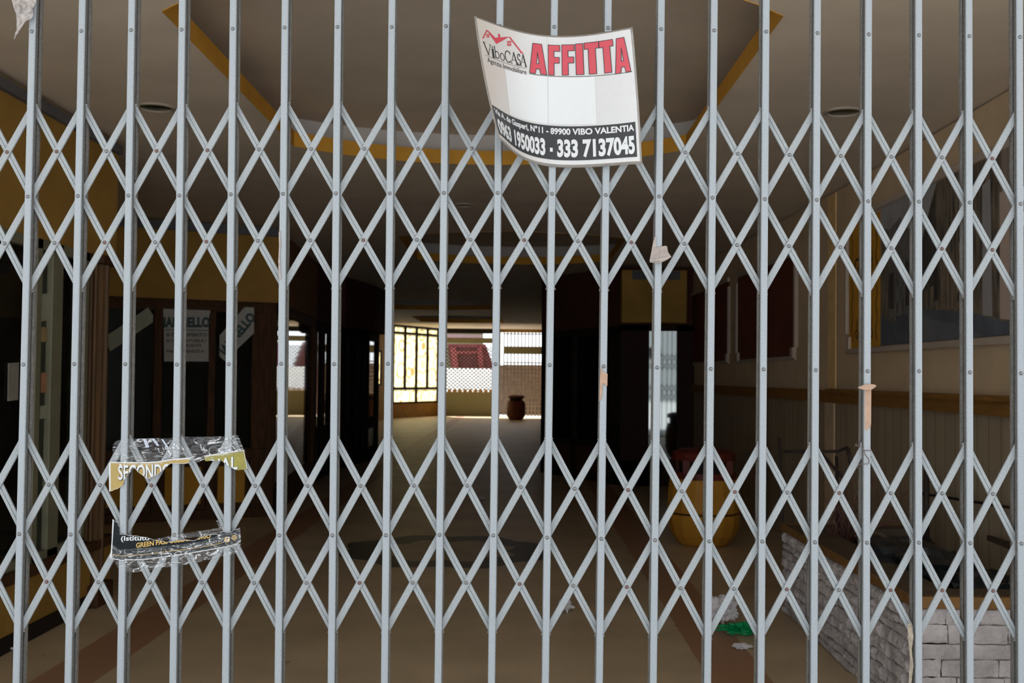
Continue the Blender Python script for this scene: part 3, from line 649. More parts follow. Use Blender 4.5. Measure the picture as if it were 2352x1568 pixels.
# =================================================================== PLANTER (right foreground)
pa = at_z(1798, 1398, 0); pb = Vector((1.71, 4.93, 0)); PH = .57
pa = Vector((1.70, 7.38, 0)); PX = 1.70; PYN, PYF = 4.93, 7.38
plt = thing('stone_planter', 'low planter of rough white stone with ochre rim along the right wall', 'planter', (2.1, 6.1, 0))
MB().box((PX+.03, PYN+.03, 0), (PX+.16, PYF, PH-.05)).box((PX+.03, PYN+.03, 0), (2.58, PYN+.16, PH-.05)).box((PX+.03, PYF-.13, 0), (2.58, PYF, PH-.05)).build('core', mortar, plt)
def ashlar(u0, u1, z0, z1, fn, rnd, rmin, rmax, wmin, wmax, amp, rough=.3):
    mb = MB(); z = z0
    while z < z1-.005:
        h = min(rnd.uniform(rmin, rmax), z1-z)
        if z1-z-h < rmin*.7: h = z1-z
        u = u0
        while u < u1-.005:
            w_ = min(rnd.uniform(wmin, wmax)*(1.4 if h < .05 else 1), u1-u)
            if u1-u-w_ < wmin*.6: w_ = u1-u
            sub = [(z, h)]
            if h > .09 and rnd.random() < .45: k = rnd.uniform(.35, .65); sub = [(z, h*k), (z+h*k, h*(1-k))]
            for zz, hh in sub:
                g = .0024; d = rnd.uniform(.0, amp); nu = 8; nv = 5; rows = []
                for j in range(nv+1):
                    row = []
                    for i in range(nu+1):
                        uu = u+g+(w_-2*g)*i/nu; zv = zz+g+(hh-2*g)*j/nv
                        e = 0 if i in (0, nu) or j in (0, nv) else 1
                        nv_ = .5+.5*noise.noise(Vector((uu*9, zv*14, d*900)))+rough*noise.noise(Vector((uu*55, zv*40, d*500)))
                        row.append(fn(uu+(0 if e else rnd.uniform(-.003, .003)), zv+(0 if e else rnd.uniform(-.003, .003)), (1 if e else .55)*d+e*amp*.6*nv_+.004))
                    rows.append(row)
                mb.quadstrip(rows)
                per = rows[0] + [r[-1] for r in rows[1:]] + rows[-1][::-1][1:] + [r[0] for r in rows[::-1][1:-1]]
                cen = fn(u+w_/2, zz+hh/2, -.03)
                off = Vector(fn(u+w_/2, zz+hh/2, -.03)) - Vector(fn(u+w_/2, zz+hh/2, .004))
                mb.quadstrip([per, [tuple(Vector(p)+off) for p in per]], True)
            u += w_
        z += h
    return mb
rs = random.Random(4)
front = ashlar(PX+.0, 2.58, 0, PH-.055, lambda u, z, d: (u, PYN+.028-d, z), rs, .04, .115, .09, .26, .007)
front.build('stone_front', stonew, plt)
side = ashlar(PYN+.02, PYF, 0, PH-.055, lambda u, z, d: (PX+.028-d, u, z), rs, .04, .075, .07, .19, .022, .9)
side.build('stone_side', stonew, plt)
rim = MB().box((PX-.005, PYN-.005, PH-.045), (PX+.012, PYF+.01, PH)).box((PX+.03, PYN-.005, PH-.052), (2.58, PYN+.03, PH)).box((PX+.03, PYF-.02, PH-.052), (2.58, PYF+.01, PH))
rim.build('rim_edge', mat('rim_ochre', (.21,.11,.035), .6, .2, 12, .05, 60), plt, bevel=.005)
MB().box((PX+.012, PYN+.03, PH-.05), (PX+.22, PYF-.02, PH-.004)).box((PX+.22, PYN+.03, PH-.05), (2.58, PYN+.22, PH-.004)).box((PX+.22, PYF-.2, PH-.05), (2.58, PYF-.02, PH-.004)).build('rim_top', capb, plt)
soil = MB(); n1, n2 = 26, 60; rows = []
for j in range(n2+1):
    rows.append([(PX+.2+(2.58-PX-.2)*i/n1, PYN+.2+(PYF-PYN-.38)*j/n2, PH-.10+.07*noise.noise(Vector((i*.35, j*.35, 3)))+.03*noise.noise(Vector((i*.9, j*.9, 7)))) for i in range(n1+1)])
soil.quadstrip(rows).build('soil', soilm, plt, smooth=True)
def blob(name, c, s, m, label, cat, seed, amp=.35, group=None, sub=3):
    bm = bmesh.new(); bmesh.ops.create_icosphere(bm, subdivisions=sub, radius=1)
    for v in bm.verts:
        p = v.co.copy(); k = 1 + amp*noise.noise(p*2.2+Vector((seed*7.1, 0, 0))) + amp*.6*noise.noise(p*5+Vector((0, seed*3.3, 0)))
        ridge = abs(noise.noise(p*3.3+Vector((0, 0, seed*5.7))))*amp
        v.co = Vector((p.x*s[0], p.y*s[1], p.z*s[2]))*(k-ridge)
    zm = min(v.co.z for v in bm.verts)
    for v in bm.verts: v.co.z = v.co.z - zm
    me = bpy.data.meshes.new(name); bm.to_mesh(me); bm.free(); me.materials.append(m)
    o = bpy.data.objects.new(name, me); COL.objects.link(o); o.location = c; return tag(o, label, cat, group)
def inpl(px, py, z): return at_z(px, py, z)
c = at(2085, 1285, 6.0); blob('plastic_bag', (c.x, c.y, PH-.13), (.24,.32,.11), blackp, 'crumpled black plastic sheet lying in the stone planter behind the hose', 'plastic bag', 1, .4)
c = at(2160, 1310, 5.75); blob('plastic_bag', (c.x+.1, c.y-.2, PH-.14), (.13,.13,.08), blackp, 'smaller black plastic bag in the planter near the front rim', 'plastic bag', 2, .45)
blob('plastic_bag', (2.38, 5.32, PH-.13), (.17,.12,.07), blackp, 'black plastic scrap at the right end of the planter front', 'plastic bag', 3, .45)
# hose arc
hp = [at(px, py, Yh) for px, py, Yh in ((1998,1222,6.6),(2020,1226,6.5),(2045,1238,6.35),(2070,1258,6.2),(2090,1282,6.0),(2105,1312,5.75))]
hp2 = []
for i in range(len(hp)-1):
    for k in range(5): hp2.append(hp[i].lerp(hp[i+1], k/5))
tag(MB().tube(hp2, .011, 8).build('garden_hose', mat('hose_tan', (.16,.12,.08), .6), smooth=True), 'tan hose curving over the black sheet in the planter', 'hose')
# iron rail in the planter
rl = thing('iron_railing', 'thin dark iron railing standing in the planter along the right wall', 'railing', (2.45, 6.4, PH-.1))
zr = at_x(2200, 1132, 2.5).z
pts = []
for nm, mbp in (('rail', MB().tube([(2.5, 4.9, at_x(2318,1142,2.5).z), (2.5, 5.75, at_x(2185,1130,2.5).z+.005), (2.5, 7.3, at_x(2060,1120,2.5).z+.0)], .008, 8)), ('rail', MB().tube([(2.5, 4.9, .80), (2.5, 5.7, .86)], .006, 6)),
               ('post', MB().tube([(2.46, 6.88, PH-.12), (2.46, 6.88, zr+.10)], .018, 8)), ('post', MB().tube([(2.48, 5.35, PH-.12), (2.48, 5.35, zr)], .006, 8))):
    mbp.build(nm, irond, rl, smooth=True)
t = thing('bent_frame', 'dark bent metal frame at the far end of the stone planter', 'metal frame', at(1850, 1200, 7.2))
for nm, a in (('rail', [(1800,1036),(1870,1037),(1925,1036),(1945,1027),(1955,1060)]), ('post', [(1790,1005),(1793,1110),(1796,1195)]), ('post', [(1888,1045),(1905,1062),(1925,1085),(1945,1105)]), ('post', [(1921,1048),(1923,1120),(1924,1235)]), ('post', [(1948,1030),(1958,1090)])):
    MB().tube([at(x, y, 7.2-.25*(i*.3)) for i, (x, y) in enumerate(a)], .011, 6).build(nm, irond, t, smooth=True)
# dead plant
t = thing('dead_plant', 'dry leafless plant with many thin brown stems in the stone planter', 'plant', at(1925, 1240, 6.9))
base = at(1930, 1238, 6.9); rd = random.Random(8)
for k in range(34):
    a = rd.uniform(-1.2, 1.2); l = rd.uniform(.18, .52); lean = rd.uniform(.05, .8); d = Vector((a*.6*lean+.22, rd.uniform(-.5,.5)*lean, 1)).normalized()
    p = [base + Vector((rd.uniform(-.03,.03), rd.uniform(-.03,.03), -.05))]
    for i in range(1, 6): p.append(p[0] + d*l*i/5 + Vector((0.05*sin(i*.7+k), .03*cos(i+k), -.02*lean*i*i/5)))
    MB().tube(p, [.005*(1-i/7) for i in range(6)], 5).build('stem', twigm, t)
tw = thing('dry_branch', 'long dry branch leaning out to the right of the dead plant', 'branch', at(2030, 1200, 6.4))
for a in ([(1965,1232),(2020,1190),(2060,1155),(2090,1125)], [(1998,1215),(2040,1200),(2090,1188)], [(1985,1130),(2005,1112),(2010,1095)]):
    MB().tube([at(x, y, 6.5) for x, y in a], [.008,.007,.006,.005][:len(a)], 6).build('twig', twigm, tw)
brd = [at_x(px, py, 2.52) for px, py in ((2266,1229),(2322,1247),(2322,1263),(2266,1240))]
tag(MB().prism(brd, (.02, 0, 0)).build('wooden_board', mat('dark_board', (.06,.04,.028), .7)), 'short dark board leaning on the boarded wall above the planter', 'board')

# =================================================================== LITTER BINS
def make_bin(loc, label, mats):
    t = thing('litter_bin', label, 'litter bin', loc, 'barrel shaped litter bins')
    n = 16
    def ring(prof, nm, m, par=t): return MB().lathe(prof, n, loc).build(nm, m, par)
    ring([(.02,0),(.20,0),(.235,.02),(.29,.10),(.322,.20),(.328,.285)], 'lower_body', mats[0])
    ring([(.30,.27),(.30,.315)], 'band', mats[2])
    ring([(.322,.30),(.328,.32),(.325,.45),(.312,.60)], 'upper_body', mats[1])
    ring([(.26,.60),(.29,.602),(.29,.655),(.285,.66),(.26,.66)], 'collar', mats[3])
    ring([(.23,.655),(.23,.765)], 'inner_drum', binb)
    for k in range(4):
        a = pi/4+k*pi/2; c = Vector(loc)+Vector((.27*cos(a), .27*sin(a), 0))
        MB().box((c.x-.03, c.y-.03, c.z+.65), (c.x+.03, c.y+.03, c.z+.77)).build('lid_post', mats[3], t)
    ring([(.26,.76),(.29,.762),(.292,.80),(.285,.835),(.20,.865),(.02,.872)], 'lid', mats[3])
    return t
c = at_z(1616, 1250, 0); make_bin((c.x, c.y, 0), 'ochre barrel litter bin with red lid beside the stone planter', (binm, binm, binb, binr))
c = at_z(1185, 964, 0); make_bin((c.x, c.y, 0), 'small reddish brown litter bin far away by the lit grille', (bind, bind, binb, bind))

# =================================================================== FLOOR LITTER
def floor_at(px, py): p = at_z(px, py, 0); return (p.x, p.y, 0)
pp_ = floor_at(1662, 1440); blob('crumpled_paper', (pp_[0], pp_[1]+.05, .0), (.085,.07,.075), trash, 'crumpled white paper bag lying behind the green plastic', 'paper', 5, .55, sub=4)
c = floor_at(1680, 1450); blob('green_bag', (c[0]+.03, c[1]-.11, 0), (.125,.06,.035), greenb, 'crushed bright green plastic bag on the floor', 'plastic bag', 6, .6, sub=4)
blob('crumpled_paper', floor_at(1703, 1490), (.052,.04,.015), trash, 'small flat white scrap on the reddish floor band nearest the planter', 'paper', 7, .5, sub=4)
blob('crumpled_paper', floor_at(1298, 1406), (.045,.04,.035), trash, 'small crumpled white paper ball in the middle of the floor', 'paper', 8, .6, sub=4)
blob('crumpled_paper', floor_at(1106, 1146), (.05,.04,.012), trash, 'tiny white scrap farther back on the dark floor', 'paper', 9, .5)
blob('crumpled_paper', floor_at(33, 1495), (.02,.02,.012), trash, 'tiny white scrap against the left baseboard', 'paper', 10, .5)

# =================================================================== FAR END: shutters, outside
SY = 42.85
def fx(px): return at(px, 865, SY).x
def fz(py, px=1120): return at(px, py, SY).z
sh = thing('roller_shutter', 'half raised olive roller shutter with diamond mesh at the far end', 'shutter', (fx(1075), SY, 0))
sl = MB(); zz = 0.0; zt_ = fz(905)
xl, xr = fx(1003), fx(1146)
k = 0
while zz < zt_:
    sl.box((xl, SY, zz), (xr, SY+.03, zz+.085)); sl.box((xl, SY+.008, zz+.085), (xr, SY+.022, zz+.10)); zz += .10
sl.build('slats', shutm, sh)
sc_ = MB(); n = 12
for i in range(n):
    a = xl+(xr-xl)*i/n; b = xl+(xr-xl)*(i+1)/n
    sc_.prism([(a, SY, zt_+.06), (a+(b-a)*.3, SY, zt_+.19), (a+(b-a)*.7, SY, zt_+.19), (b, SY, zt_+.06)], (0, .03, 0))
sc_.build('scalloped_edge', mat('scallop_tan', (.45,.27,.13), .6), sh)
ms = MB(); dz = .17; z0m, z1m = zt_+.12, fz(797)
def seg(a, b, w): 
    d = Vector(b)-Vector(a); d.normalize(); q = Vector((-d.z, 0, d.x))*w/2; A = Vector(a); B = Vector(b)
    ms.prism([A+q, B+q, B-q, A-q], (0, .012, 0))
nx = 15
for i in range(-26, nx+1):
    xa_ = xl+(xr-xl)*i/nx
    for s_ in (1, -1):
        x0_ = xa_ if s_ == 1 else xl+xr-xa_; H_ = z1m-z0m; x1_ = x0_+s_*H_*1.15
        p0 = Vector((x0_, SY+.01, z0m)); p1 = Vector((x1_, SY+.01, z1m)); lo, hi = 0, 1
        dx = p1.x-p0.x
        t0, t1 = sorted(((xl-p0.x)/dx, (xr-p0.x)/dx)); t0 = max(0, t0); t1 = min(1, t1)
        if t1-t0 > .02: seg(p0.lerp(p1, t0), p0.lerp(p1, t1), .03)
ms.build('mesh', mat('mesh_steel', (.09,.085,.075), .6), sh)
MB().box((xl-.06, SY-.03, 0), (xl+.03, SY+.06, CZ2-.1)).build('guide_rail', shutm, sh); MB().box((xr-.05, SY-.03, 0), (xr+.05, SY+.06, CZ2-.1)).build('guide_rail', metalg, sh)
MB().box((xl, SY-.02, fz(788)), (xr, SY+.05, fz(776))).build('transom', shutm, sh)
MB().box((xl, SY-.05, fz(766)), (xr, SY+.08, fz(755))).build('drum_box', darkf, sh)
gr = thing('roller_grille', 'see through rectangular grille gate at the far end behind the small bin', 'grille', (fx(1200), SY, 0))
xl, xr = fx(1157), fx(1246)
nb = 11
for i in range(nb+1):
    x = xl+(xr-xl)*i/nb; MB().box((x-.02, SY, 0), (x+.02, SY+.015, CZ2-.12)).build('bar', metalg, gr)
for z in [.06+.155*i for i in range(13)]: MB().box((xl, SY-.012, z), (xr, SY, z+.032)).build('cross_bar', metalg, gr)
for py in (838, 832, 800, 796, 766): MB().box((xl, SY-.014, fz(py)-.02), (xr, SY-.002, fz(py)+.02)).build('cross_bar', metalg, gr)
MB().box((xl, SY-.02, fz(812)), (xr, SY+.04, fz(797))).build('transom', shutm, gr)

# outside, seen through the far shutters
YO = 49.0
def ox(px, Y=YO): return at(px, 865, Y).x
def oz(py, Y=YO): return at(1120, py, Y).z
tag(MB().box((ox(960), YO, -.01), (ox(1146), YO+.3, oz(846))).build('white_wall', whitewall), 'bright white wall outside behind the diamond mesh shutter', 'wall')
tag(MB().box((ox(1147, 45), 45, -.01), (ox(1300, 45), 45.4, oz(838, 45))).build('stone_wall', brownwall), 'brown stone wall outside behind the rectangular grille', 'wall')
tag(MB().box((ox(985, 52), 52, -.01), (ox(1108, 52), 52.6, oz(735, 52))).build('olive_building', mat('olive_render', (.09,.08,.045), .8)), 'dark olive building front outside above and behind the red porch', 'building')
rdk = thing('red_porch', 'dark red boarded porch with two bright red slanting posts outside', 'porch', (ox(1080), YO+.6, 0))
yq = YO+.5
MB().prism([at(x, y, yq+.2) for x, y in ((1028,790),(1115,790),(1137,850),(1036,850))], (0, .1, 0)).build('boards', reddark, rdk)
for a in ([(1033,797),(1047,797),(1054,848),(1041,848)], [(1096,797),(1107,797),(1112,848),(1100,848)]): MB().prism([at(x, y, yq) for x, y in a], (0, .15, 0)).build('post', redpaint, rdk)
bq = at(1080, 850, yq+.25); MB().box((bq.x-.9, yq+.25, 0), (bq.x-.7, yq+.35, bq.z+.05)).build('leg', reddark, rdk); MB().box((bq.x+.6, yq+.25, 0), (bq.x+.8, yq+.35, bq.z+.05)).build('leg', reddark, rdk)
MB().prism([at(x, y, yq+.02) for x, y in ((1045,806),(1099,806),(1100,812),(1046,812))], (0, .1, 0)).build('crossbar', redpaint, rdk)
MB().prism([at(x, y, yq) for x, y in ((1020,767),(1108,769),(1108,775),(1020,775))], (0, .1, 0)).build('roof_edge', mat('pink_edge', (.16,.10,.11), .6), rdk)

# =================================================================== THE FOLDING GATE
TOPX = [-33, 85, 198, 310, 426, 539, 661, 780, 903, 1025, 1149, 1273, 1397.5, 1519, 1638, 1755, 1873, 1989, 2105, 2222, 2340, 2458]
BOTX = [-70, 50, 168, 288, 408.5, 529, 650, 769.5, 889, 1010, 1132, 1254.5, 1377, 1498.5, 1618.5, 1739, 1858.5, 1979, 2099, 2216, 2341, 2460]
TOPX = [-150]+TOPX; BOTX = [-190]+BOTX
# rows of rivets, as (frame x, frame y) samples of each gently sagging row
ROWS = {'top': [(-150,73),(75,72),(188,71),(302,69),(418,68),(536,66),(655,63),(777,62),(900,62),(1025,60),(1148,60),(1273,62),(1397,64),(1518,67),(1640,70),(1759,73),(1877,76),(1994,79),(2110,81),(2226,83),(2342,85),(2460,88)],
        'mid': [(-150,453),(62,451),(178,450),(294,449),(411,449),(529,446),(649,445),(770,444),(895,444),(1018,443),(1143,443),(1268,445),(1391,448),(1515,451),(1637,454),(1758,457),(1877,459),(1996,462),(2112,463),(2228,465),(2345,468),(2460,471)],
        'wst': [(-150,837),(52,837),(168,836),(285,836),(405,837),(523,836),(644,835),(766,836),(890,835),(1015,836),(1138,836),(1263,838),(1387,841),(1510,844),(1634,847),(1755,848),(1875,850),(1994,852),(2112,852),(2229,855),(2347,857),(2460,860)],
        'low': [(-150,1226),(46,1226),(164,1227),(283,1228),(402,1228),(523,1229),(643,1229),(765,1229),(887,1229),(1010,1228),(1133,1229),(1257,1234),(1381,1237),(1504,1240),(1628,1243),(1750,1243),(1871,1245),(1990,1246),(2110,1246),(2228,1247),(2345,1248),(2460,1250)]}
def rowy(row, x):
    R = ROWS[row]
    for (x0, y0), (x1, y1) in zip(R, R[1:]):
        if x <= x1: return y0+(y1-y0)*(x-x0)/(x1-x0)
    return R[-1][1]
for i in range(2, len(TOPX)):                  # each upright is the straight line through its four rivets
    P = [ROWS[k][i-1] for k in ('top', 'mid', 'wst', 'low')]; my = sum(p[1] for p in P)/4; mx = sum(p[0] for p in P)/4
    k_ = sum((p[1]-my)*(p[0]-mx) for p in P)/sum((p[1]-my)**2 for p in P); TOPX[i] = mx-k_*my; BOTX[i] = mx+k_*(1568-my)
for i in (1, 0): TOPX[i] = 2*TOPX[i+1]-TOPX[i+2]; BOTX[i] = 2*BOTX[i+1]-BOTX[i+2]
def barx(i, py): return TOPX[i]+(BOTX[i]-TOPX[i])*py/1568
def barp(i, row, Y=GY):
    y = rowy(row, barx(i, 784)); return at(barx(i, y), y, Y)
gate = thing('folding_gate', 'grey galvanised folding lattice gate closed across the whole entrance', 'gate', (0, GY, 0))
ZG = 2.98
def channel(y0, y1, w, z0, z1):                # U channel, open towards the back
    r = .0030; t = .0013
    c = [(-w/2+r, y0), (w/2-r, y0), (w/2-.0009, y0+.0009), (w/2, y0+r), (w/2, y1), (w/2-t, y1), (w/2-t, y0+r), (-w/2+t, y0+r), (-w/2+t, y1), (-w/2, y1), (-w/2, y0+r), (-w/2+.0009, y0+.0009)]
    m = MB(); m.quadstrip([[(x, y, z0) for x, y in c], [(x, y, z1) for x, y in c]], True); return m
def meshof(mb, nm, m, smooth=False):
    o = mb.build(nm, m, smooth=smooth); me = o.data; bpy.data.objects.remove(o); return me
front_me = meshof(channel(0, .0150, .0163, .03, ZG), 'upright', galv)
front_me.materials.append(mat('shaded_grimy_side', (.135,.135,.13), .6, .3, 180, .08, 250, 0, .3))  # side colour holds both grime and the shade left by frontal light
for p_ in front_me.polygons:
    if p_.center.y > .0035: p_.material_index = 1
rear = MB()
w = .0165; t_ = .0013
c = [(-w/2, .0255), (-w/2+t_, .0255), (-w/2+t_, .0400-t_), (w/2-t_, .0400-t_), (w/2-t_, .0255), (w/2, .0255), (w/2, .0310), (w/2+.0006, .0315), (w/2+.0006, .0400), (-w/2-.0006, .0400), (-w/2-.0006, .0315), (-w/2, .0310)]
rear.quadstrip([[(x, y, .03) for x, y in c], [(x, y, ZG) for x, y in c]], True)
rear_me = meshof(rear, 'rear_channel', galvd)
def dome(r, h, d):
    return MB().lathe([(r, 0), (r, d*.2), (r*.86, h*.55), (r*.55, h*.88), (.0002, h)], 14)
riv_mb = dome(.0046, .0036, .003)
for v in riv_mb.v: v.y, v.z = -v.z, v.y
rivet_me = meshof(riv_mb, 'rivet', rivm, True); rivet_rust = rivet_me.copy(); rivet_rust.materials[0] = rivr
pin_me = meshof(MB().box((-.0045, .0150, -.0045), (.0045, .0255, .0045)), 'spacer', galvd)
sld_me = meshof(MB().hexa([(-.0125,.0155,-.005),(.0125,.0155,-.005),(.0125,.0250,-.005),(-.0125,.0250,-.005),(-.009,.0155,.003),(.009,.0155,.003),(.009,.0250,.003),(-.009,.0250,.003)]), 'slider', galvd)
def put(me, name, parent, loc, rot=None):
    o = bpy.data.objects.new(name, me); COL.objects.link(o); o.parent = parent; o.location = loc
    if rot: o.rotation_euler = rot
    return o
rg = random.Random(3)
NB = len(TOPX)
for i in range(NB):
    a = at(TOPX[i], 0, GY); b = at(BOTX[i], 1568, GY); dx = (a.x-b.x)/(a.z-b.z); xb0 = b.x - dx*b.z
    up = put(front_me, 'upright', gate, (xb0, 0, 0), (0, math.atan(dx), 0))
    put(rear_me, 'rear_channel', up, (0, 0, 0))
    for row in ('top', 'mid', 'wst', 'low'):
        p = barp(i, row); put(rivet_me, 'rivet', up, (0, 0, p.z))
        if row in ('top', 'wst'): put(pin_me, 'spacer', up, (0, 0, p.z-(.012 if row == 'top' else 0)))
    for py in (664, 1456):
        p = at(barx(i, py), py + rowy('mid' if py < 1000 else 'low', barx(i, py)) - (450 if py < 1000 else 1233), GY); put(sld_me, 'slider', up, (0, 0, p.z))
TIERS = (('mid', 211.0), ('low', 224.0))
for row, dy in TIERS:
    for i in range(1, NB-1):
        y = rowy(row, barx(i, 784)); xm = barx(i, y)
        for s in (1, -1):                     # s = 1: the '\' strip (behind), -1: the '/' strip (in front)
            Yl = GY+.0156 if s == -1 else GY+.0204
            yl = rowy(row, barx(i-1, 784)) - s*dy; yr = rowy(row, barx(i+1, 784)) + s*dy
            A = at(barx(i-1, yl), yl, GY); B = at(barx(i+1, yr), yr, GY); A.y = B.y = Yl
            d = (B-A).normalized(); A -= d*.008; B += d*.008; q = Vector((-d.z, 0, d.x)); w2 = .0080
            if s == 1:                        # channel strip with a fine slot along its face
                cs = [(-w2, .001), (-w2+.001, 0), (-.0008, 0), (-.0005, .002), (.0005, .002), (.0008, 0), (w2-.001, 0), (w2, .001), (w2, .0045), (-w2, .0045)]
            else:
                cs = [(-w2, .0014), (-w2+.0014, 0), (w2-.0014, 0), (w2, .0014), (w2, .0045), (-w2, .0045)]
            m = MB(); rows = [[P + q*u + Vector((0, v_, 0)) for u, v_ in cs] for P in (A, B)]
            m.quadstrip(rows, True); m.face(rows[0]); m.face(rows[1][::-1])
            st = m.build('lattice_strip', galv2, gate, loc=(A+B)/2)
            if s == -1:
                for (j, f_) in ((i, -1), (i, 1)):
                    if f_ == -1 and i > 1: continue
                    # crossing with the '\' strips half way between the bars
                    ym = y - f_*dy/2 if False else None
        # crossing rivets between bar i and i+1
    for i in range(1, NB-2):
        for s in (-1, 1):
            ya = rowy(row, barx(i, 784)); yb_ = rowy(row, barx(i+1, 784)); yc_ = (ya+yb_)/2 + s*dy/2
            xc = (barx(i, yc_)+barx(i+1, yc_))/2; p = at(xc, yc_, GY)
            # rides on the front strip: centred on bar i+1 for the lower crossing, on bar i for the upper one
            o = put(rivet_rust if rg.random() < .38 else rivet_me, 'pivot_rivet', gate, (p.x, .0156, p.z))
MB().box((-2.70, GY-.005, 0), (2.58, GY+.045, .03)).build('floor_track', galvd, gate)
MB().box((-2.70, GY-.012, ZG), (2.58, GY+.05, ZG+.06)).build('head_track', galvd, gate)

# =================================================================== RENTAL SIGN
US = [0, .25, .5, .75, 1]; VS = [0, .5, 1]
GRID = [[(1090,36),(1166,63),(1257,81),(1356,78),(1453,62)], [(1114,186),(1179,217),(1259,232),(1364,232),(1466,219)], [(1147,318),(1191,358),(1261,382),(1369,383),(1475,377)]]
DEP = [[-.14,-.055,-.010,-.026,-.065], [-.165,-.062,-.009,-.022,-.05], [-.19,-.075,-.009,-.014,-.035]]
def lag(xs, ys, x):
    r = 0
    for i, xi in enumerate(xs):
        t = 1.0
        for j, xj in enumerate(xs):
            if j != i: t *= (x-xj)/(xi-xj)
        r += t*ys[i]
    return r
def spx(u, v):
    X = lag(VS, [lag(US, [p[0] for p in r], u) for r in GRID], v); Y = lag(VS, [lag(US, [p[1] for p in r], u) for r in GRID], v)
    return X, Y, lag(VS, [lag(US, r, u) for r in DEP], v)
def suv(e):
    def fn(u, v):
        X, Y, d = spx(u, v); p = at(X, Y, GY+d); k = 1-e/p.y; return EYE+(p-EYE)*k
    return fn
def inv(px, py):
    u, v = .5, .5
    for _ in range(25):
        X, Y, _d = spx(u, v); h = 1e-4
        Xu, Yu, _d = spx(u+h, v); Xv, Yv, _d = spx(u, v+h)
        a, b, c_, d = (Xu-X)/h, (Xv-X)/h, (Yu-Y)/h, (Yv-Y)/h; D = a*d-b*c_; ex, ey = px-X, py-Y
        u += (d*ex-b*ey)/D; v += (a*ey-c_*ex)/D
    return u, v
def z4(x, y): return inv(1060+x/4.1273, 20+y/4.1263)
sign = thing('rental_sign', 'curled white AFFITTA rental sign with red letters and black phone strip on the gate', 'sign', at(1262, 382, GY-.01))
def grid2d(u0, u1, v0, v1, nu, nv):
    v = [(u0+(u1-u0)*i/nu, v0+(v1-v0)*j/nv) for j in range(nv+1) for i in range(nu+1)]
    f = [[j*(nu+1)+i, j*(nu+1)+i+1, (j+1)*(nu+1)+i+1, (j+1)*(nu+1)+i] for j in range(nv) for i in range(nu)]
    return v, f
o = lay(grid2d(0, 1, 0, 1, 48, 24), suv(0), 'laminate', lamin, sign, True); m_ = o.modifiers.new('solid', 'SOLIDIFY'); m_.thickness = .0012; m_.offset = 1
def stain(m):
    nt = m.node_tree; N = nt.nodes; L = nt.links; b = N['Principled BSDF']; base = b.inputs['Base Color'].links[0].from_socket
    tc = N.new('ShaderNodeTexCoord'); sx = N.new('ShaderNodeSeparateXYZ'); L.new(tc.outputs['Object'], sx.inputs[0])
    nz = N.new('ShaderNodeTexNoise'); nz.inputs['Scale'].default_value = 9; L.new(tc.outputs['Object'], nz.inputs['Vector'])
    f = math_n(nt, 'ADD', math_n(nt, 'MULTIPLY', sx.outputs[0], -7.5), math_n(nt, 'MULTIPLY', nz.outputs['Fac'], .9)); f = math_n(nt, 'ADD', f, math_n(nt, 'MULTIPLY', sx.outputs[2], -1.2)); f = math_n(nt, 'ADD', f, -.45)
    f = math_n(nt, 'MINIMUM', math_n(nt, 'MAXIMUM', f, 0), 1); L.new(mixc(nt, math_n(nt, 'MULTIPLY', f, .8), base, (.43,.375,.32)), b.inputs['Base Color'])
stain(sheetw)
lay(grid2d(.013, .985, .012, .978, 48, 24), suv(.0018), 'sheet', sheetw, sign, True)
lay(grid2d(.20, .76, .315, .672, 32, 14), suv(.0024), 'pasted_paper', patchw, sign, True)
lay(grid2d(.497, .503, .012, .978, 1, 30), suv(.0026), 'fold_line', mat('fold_crease', (.45,.45,.445), .4), sign, True)
lay(grid2d(.018, .968, .686, .945, 48, 10), suv(.0026), 'phone_strip', inkb, sign, True)
lay(text2d('Via A. de Gasperi, N°11 - 89900 VIBO VALENTIA', (.03, .700, .958, .765), .034, .03), suv(.0034), 'address', whitei, sign)
lay(join2d(text2d('0963 1950033', (.035, .785, .478, .925), .045, .03), poly2d([(.507,.855),(.524,.855),(.524,.885),(.507,.885)]), text2d('333 7137045', (.55, .785, .956, .925), .045, .03)), suv(.0034), 'phone_numbers', whitei, sign)
# headline letters
GL = {'A': ([(0,1),(.24,0),(.74,0),(1,1),(.66,1),(.61,.84),(.40,.84),(.35,1)], [(.43,.66),(.57,.66),(.50,.28)]),
      'F': ([(0,0),(1,0),(1,.2),(.5,.2),(.5,.40),(.94,.40),(.94,.60),(.5,.60),(.5,1),(0,1)], None),
      'I': ([(0,0),(1,0),(1,1),(0,1)], None), 'T': ([(0,0),(1,0),(1,.2),(.76,.2),(.76,1),(.26,1),(.26,.2),(0,.2)], None)}
fills = []; lines = []
for g, a, b, t0, t1 in (('A',.385,.494,.072,.300),('F',.504,.573,.072,.300),('F',.584,.655,.068,.298),('I',.662,.704,.064,.296),('T',.711,.792,.062,.297),('T',.794,.873,.062,.300),('A',.873,.965,.062,.315)):
    o_, h_ = GL[g]; tr = lambda P: [(a+(b-a)*x, t0+(t1-t0)*y) for x, y in P]
    fills.append(poly2d(tr(o_), [tr(h_)] if h_ else [], .03)); lines.append((tr(o_), True))
    if h_: lines.append((tr(h_), True))
lay(join2d(*fills), suv(.0030), 'headline', redink, sign)
def uvstroke(P, w):                             # stroke of even width (asp. corrected)
    A = .83; v, f = stroke2d([(x, y*A) for x, y in P], w); return [(x, y/A) for x, y in v], f
ol = []
for P, cl in lines:
    Q = []
    for (x0, y0), (x1, y1) in zip(P, P[1:]+P[:1]): Q += [(x0+(x1-x0)*k/3, y0+(y1-y0)*k/3) for k in range(3)]
    ol.append(uvstroke(Q+Q[:1], .0035))
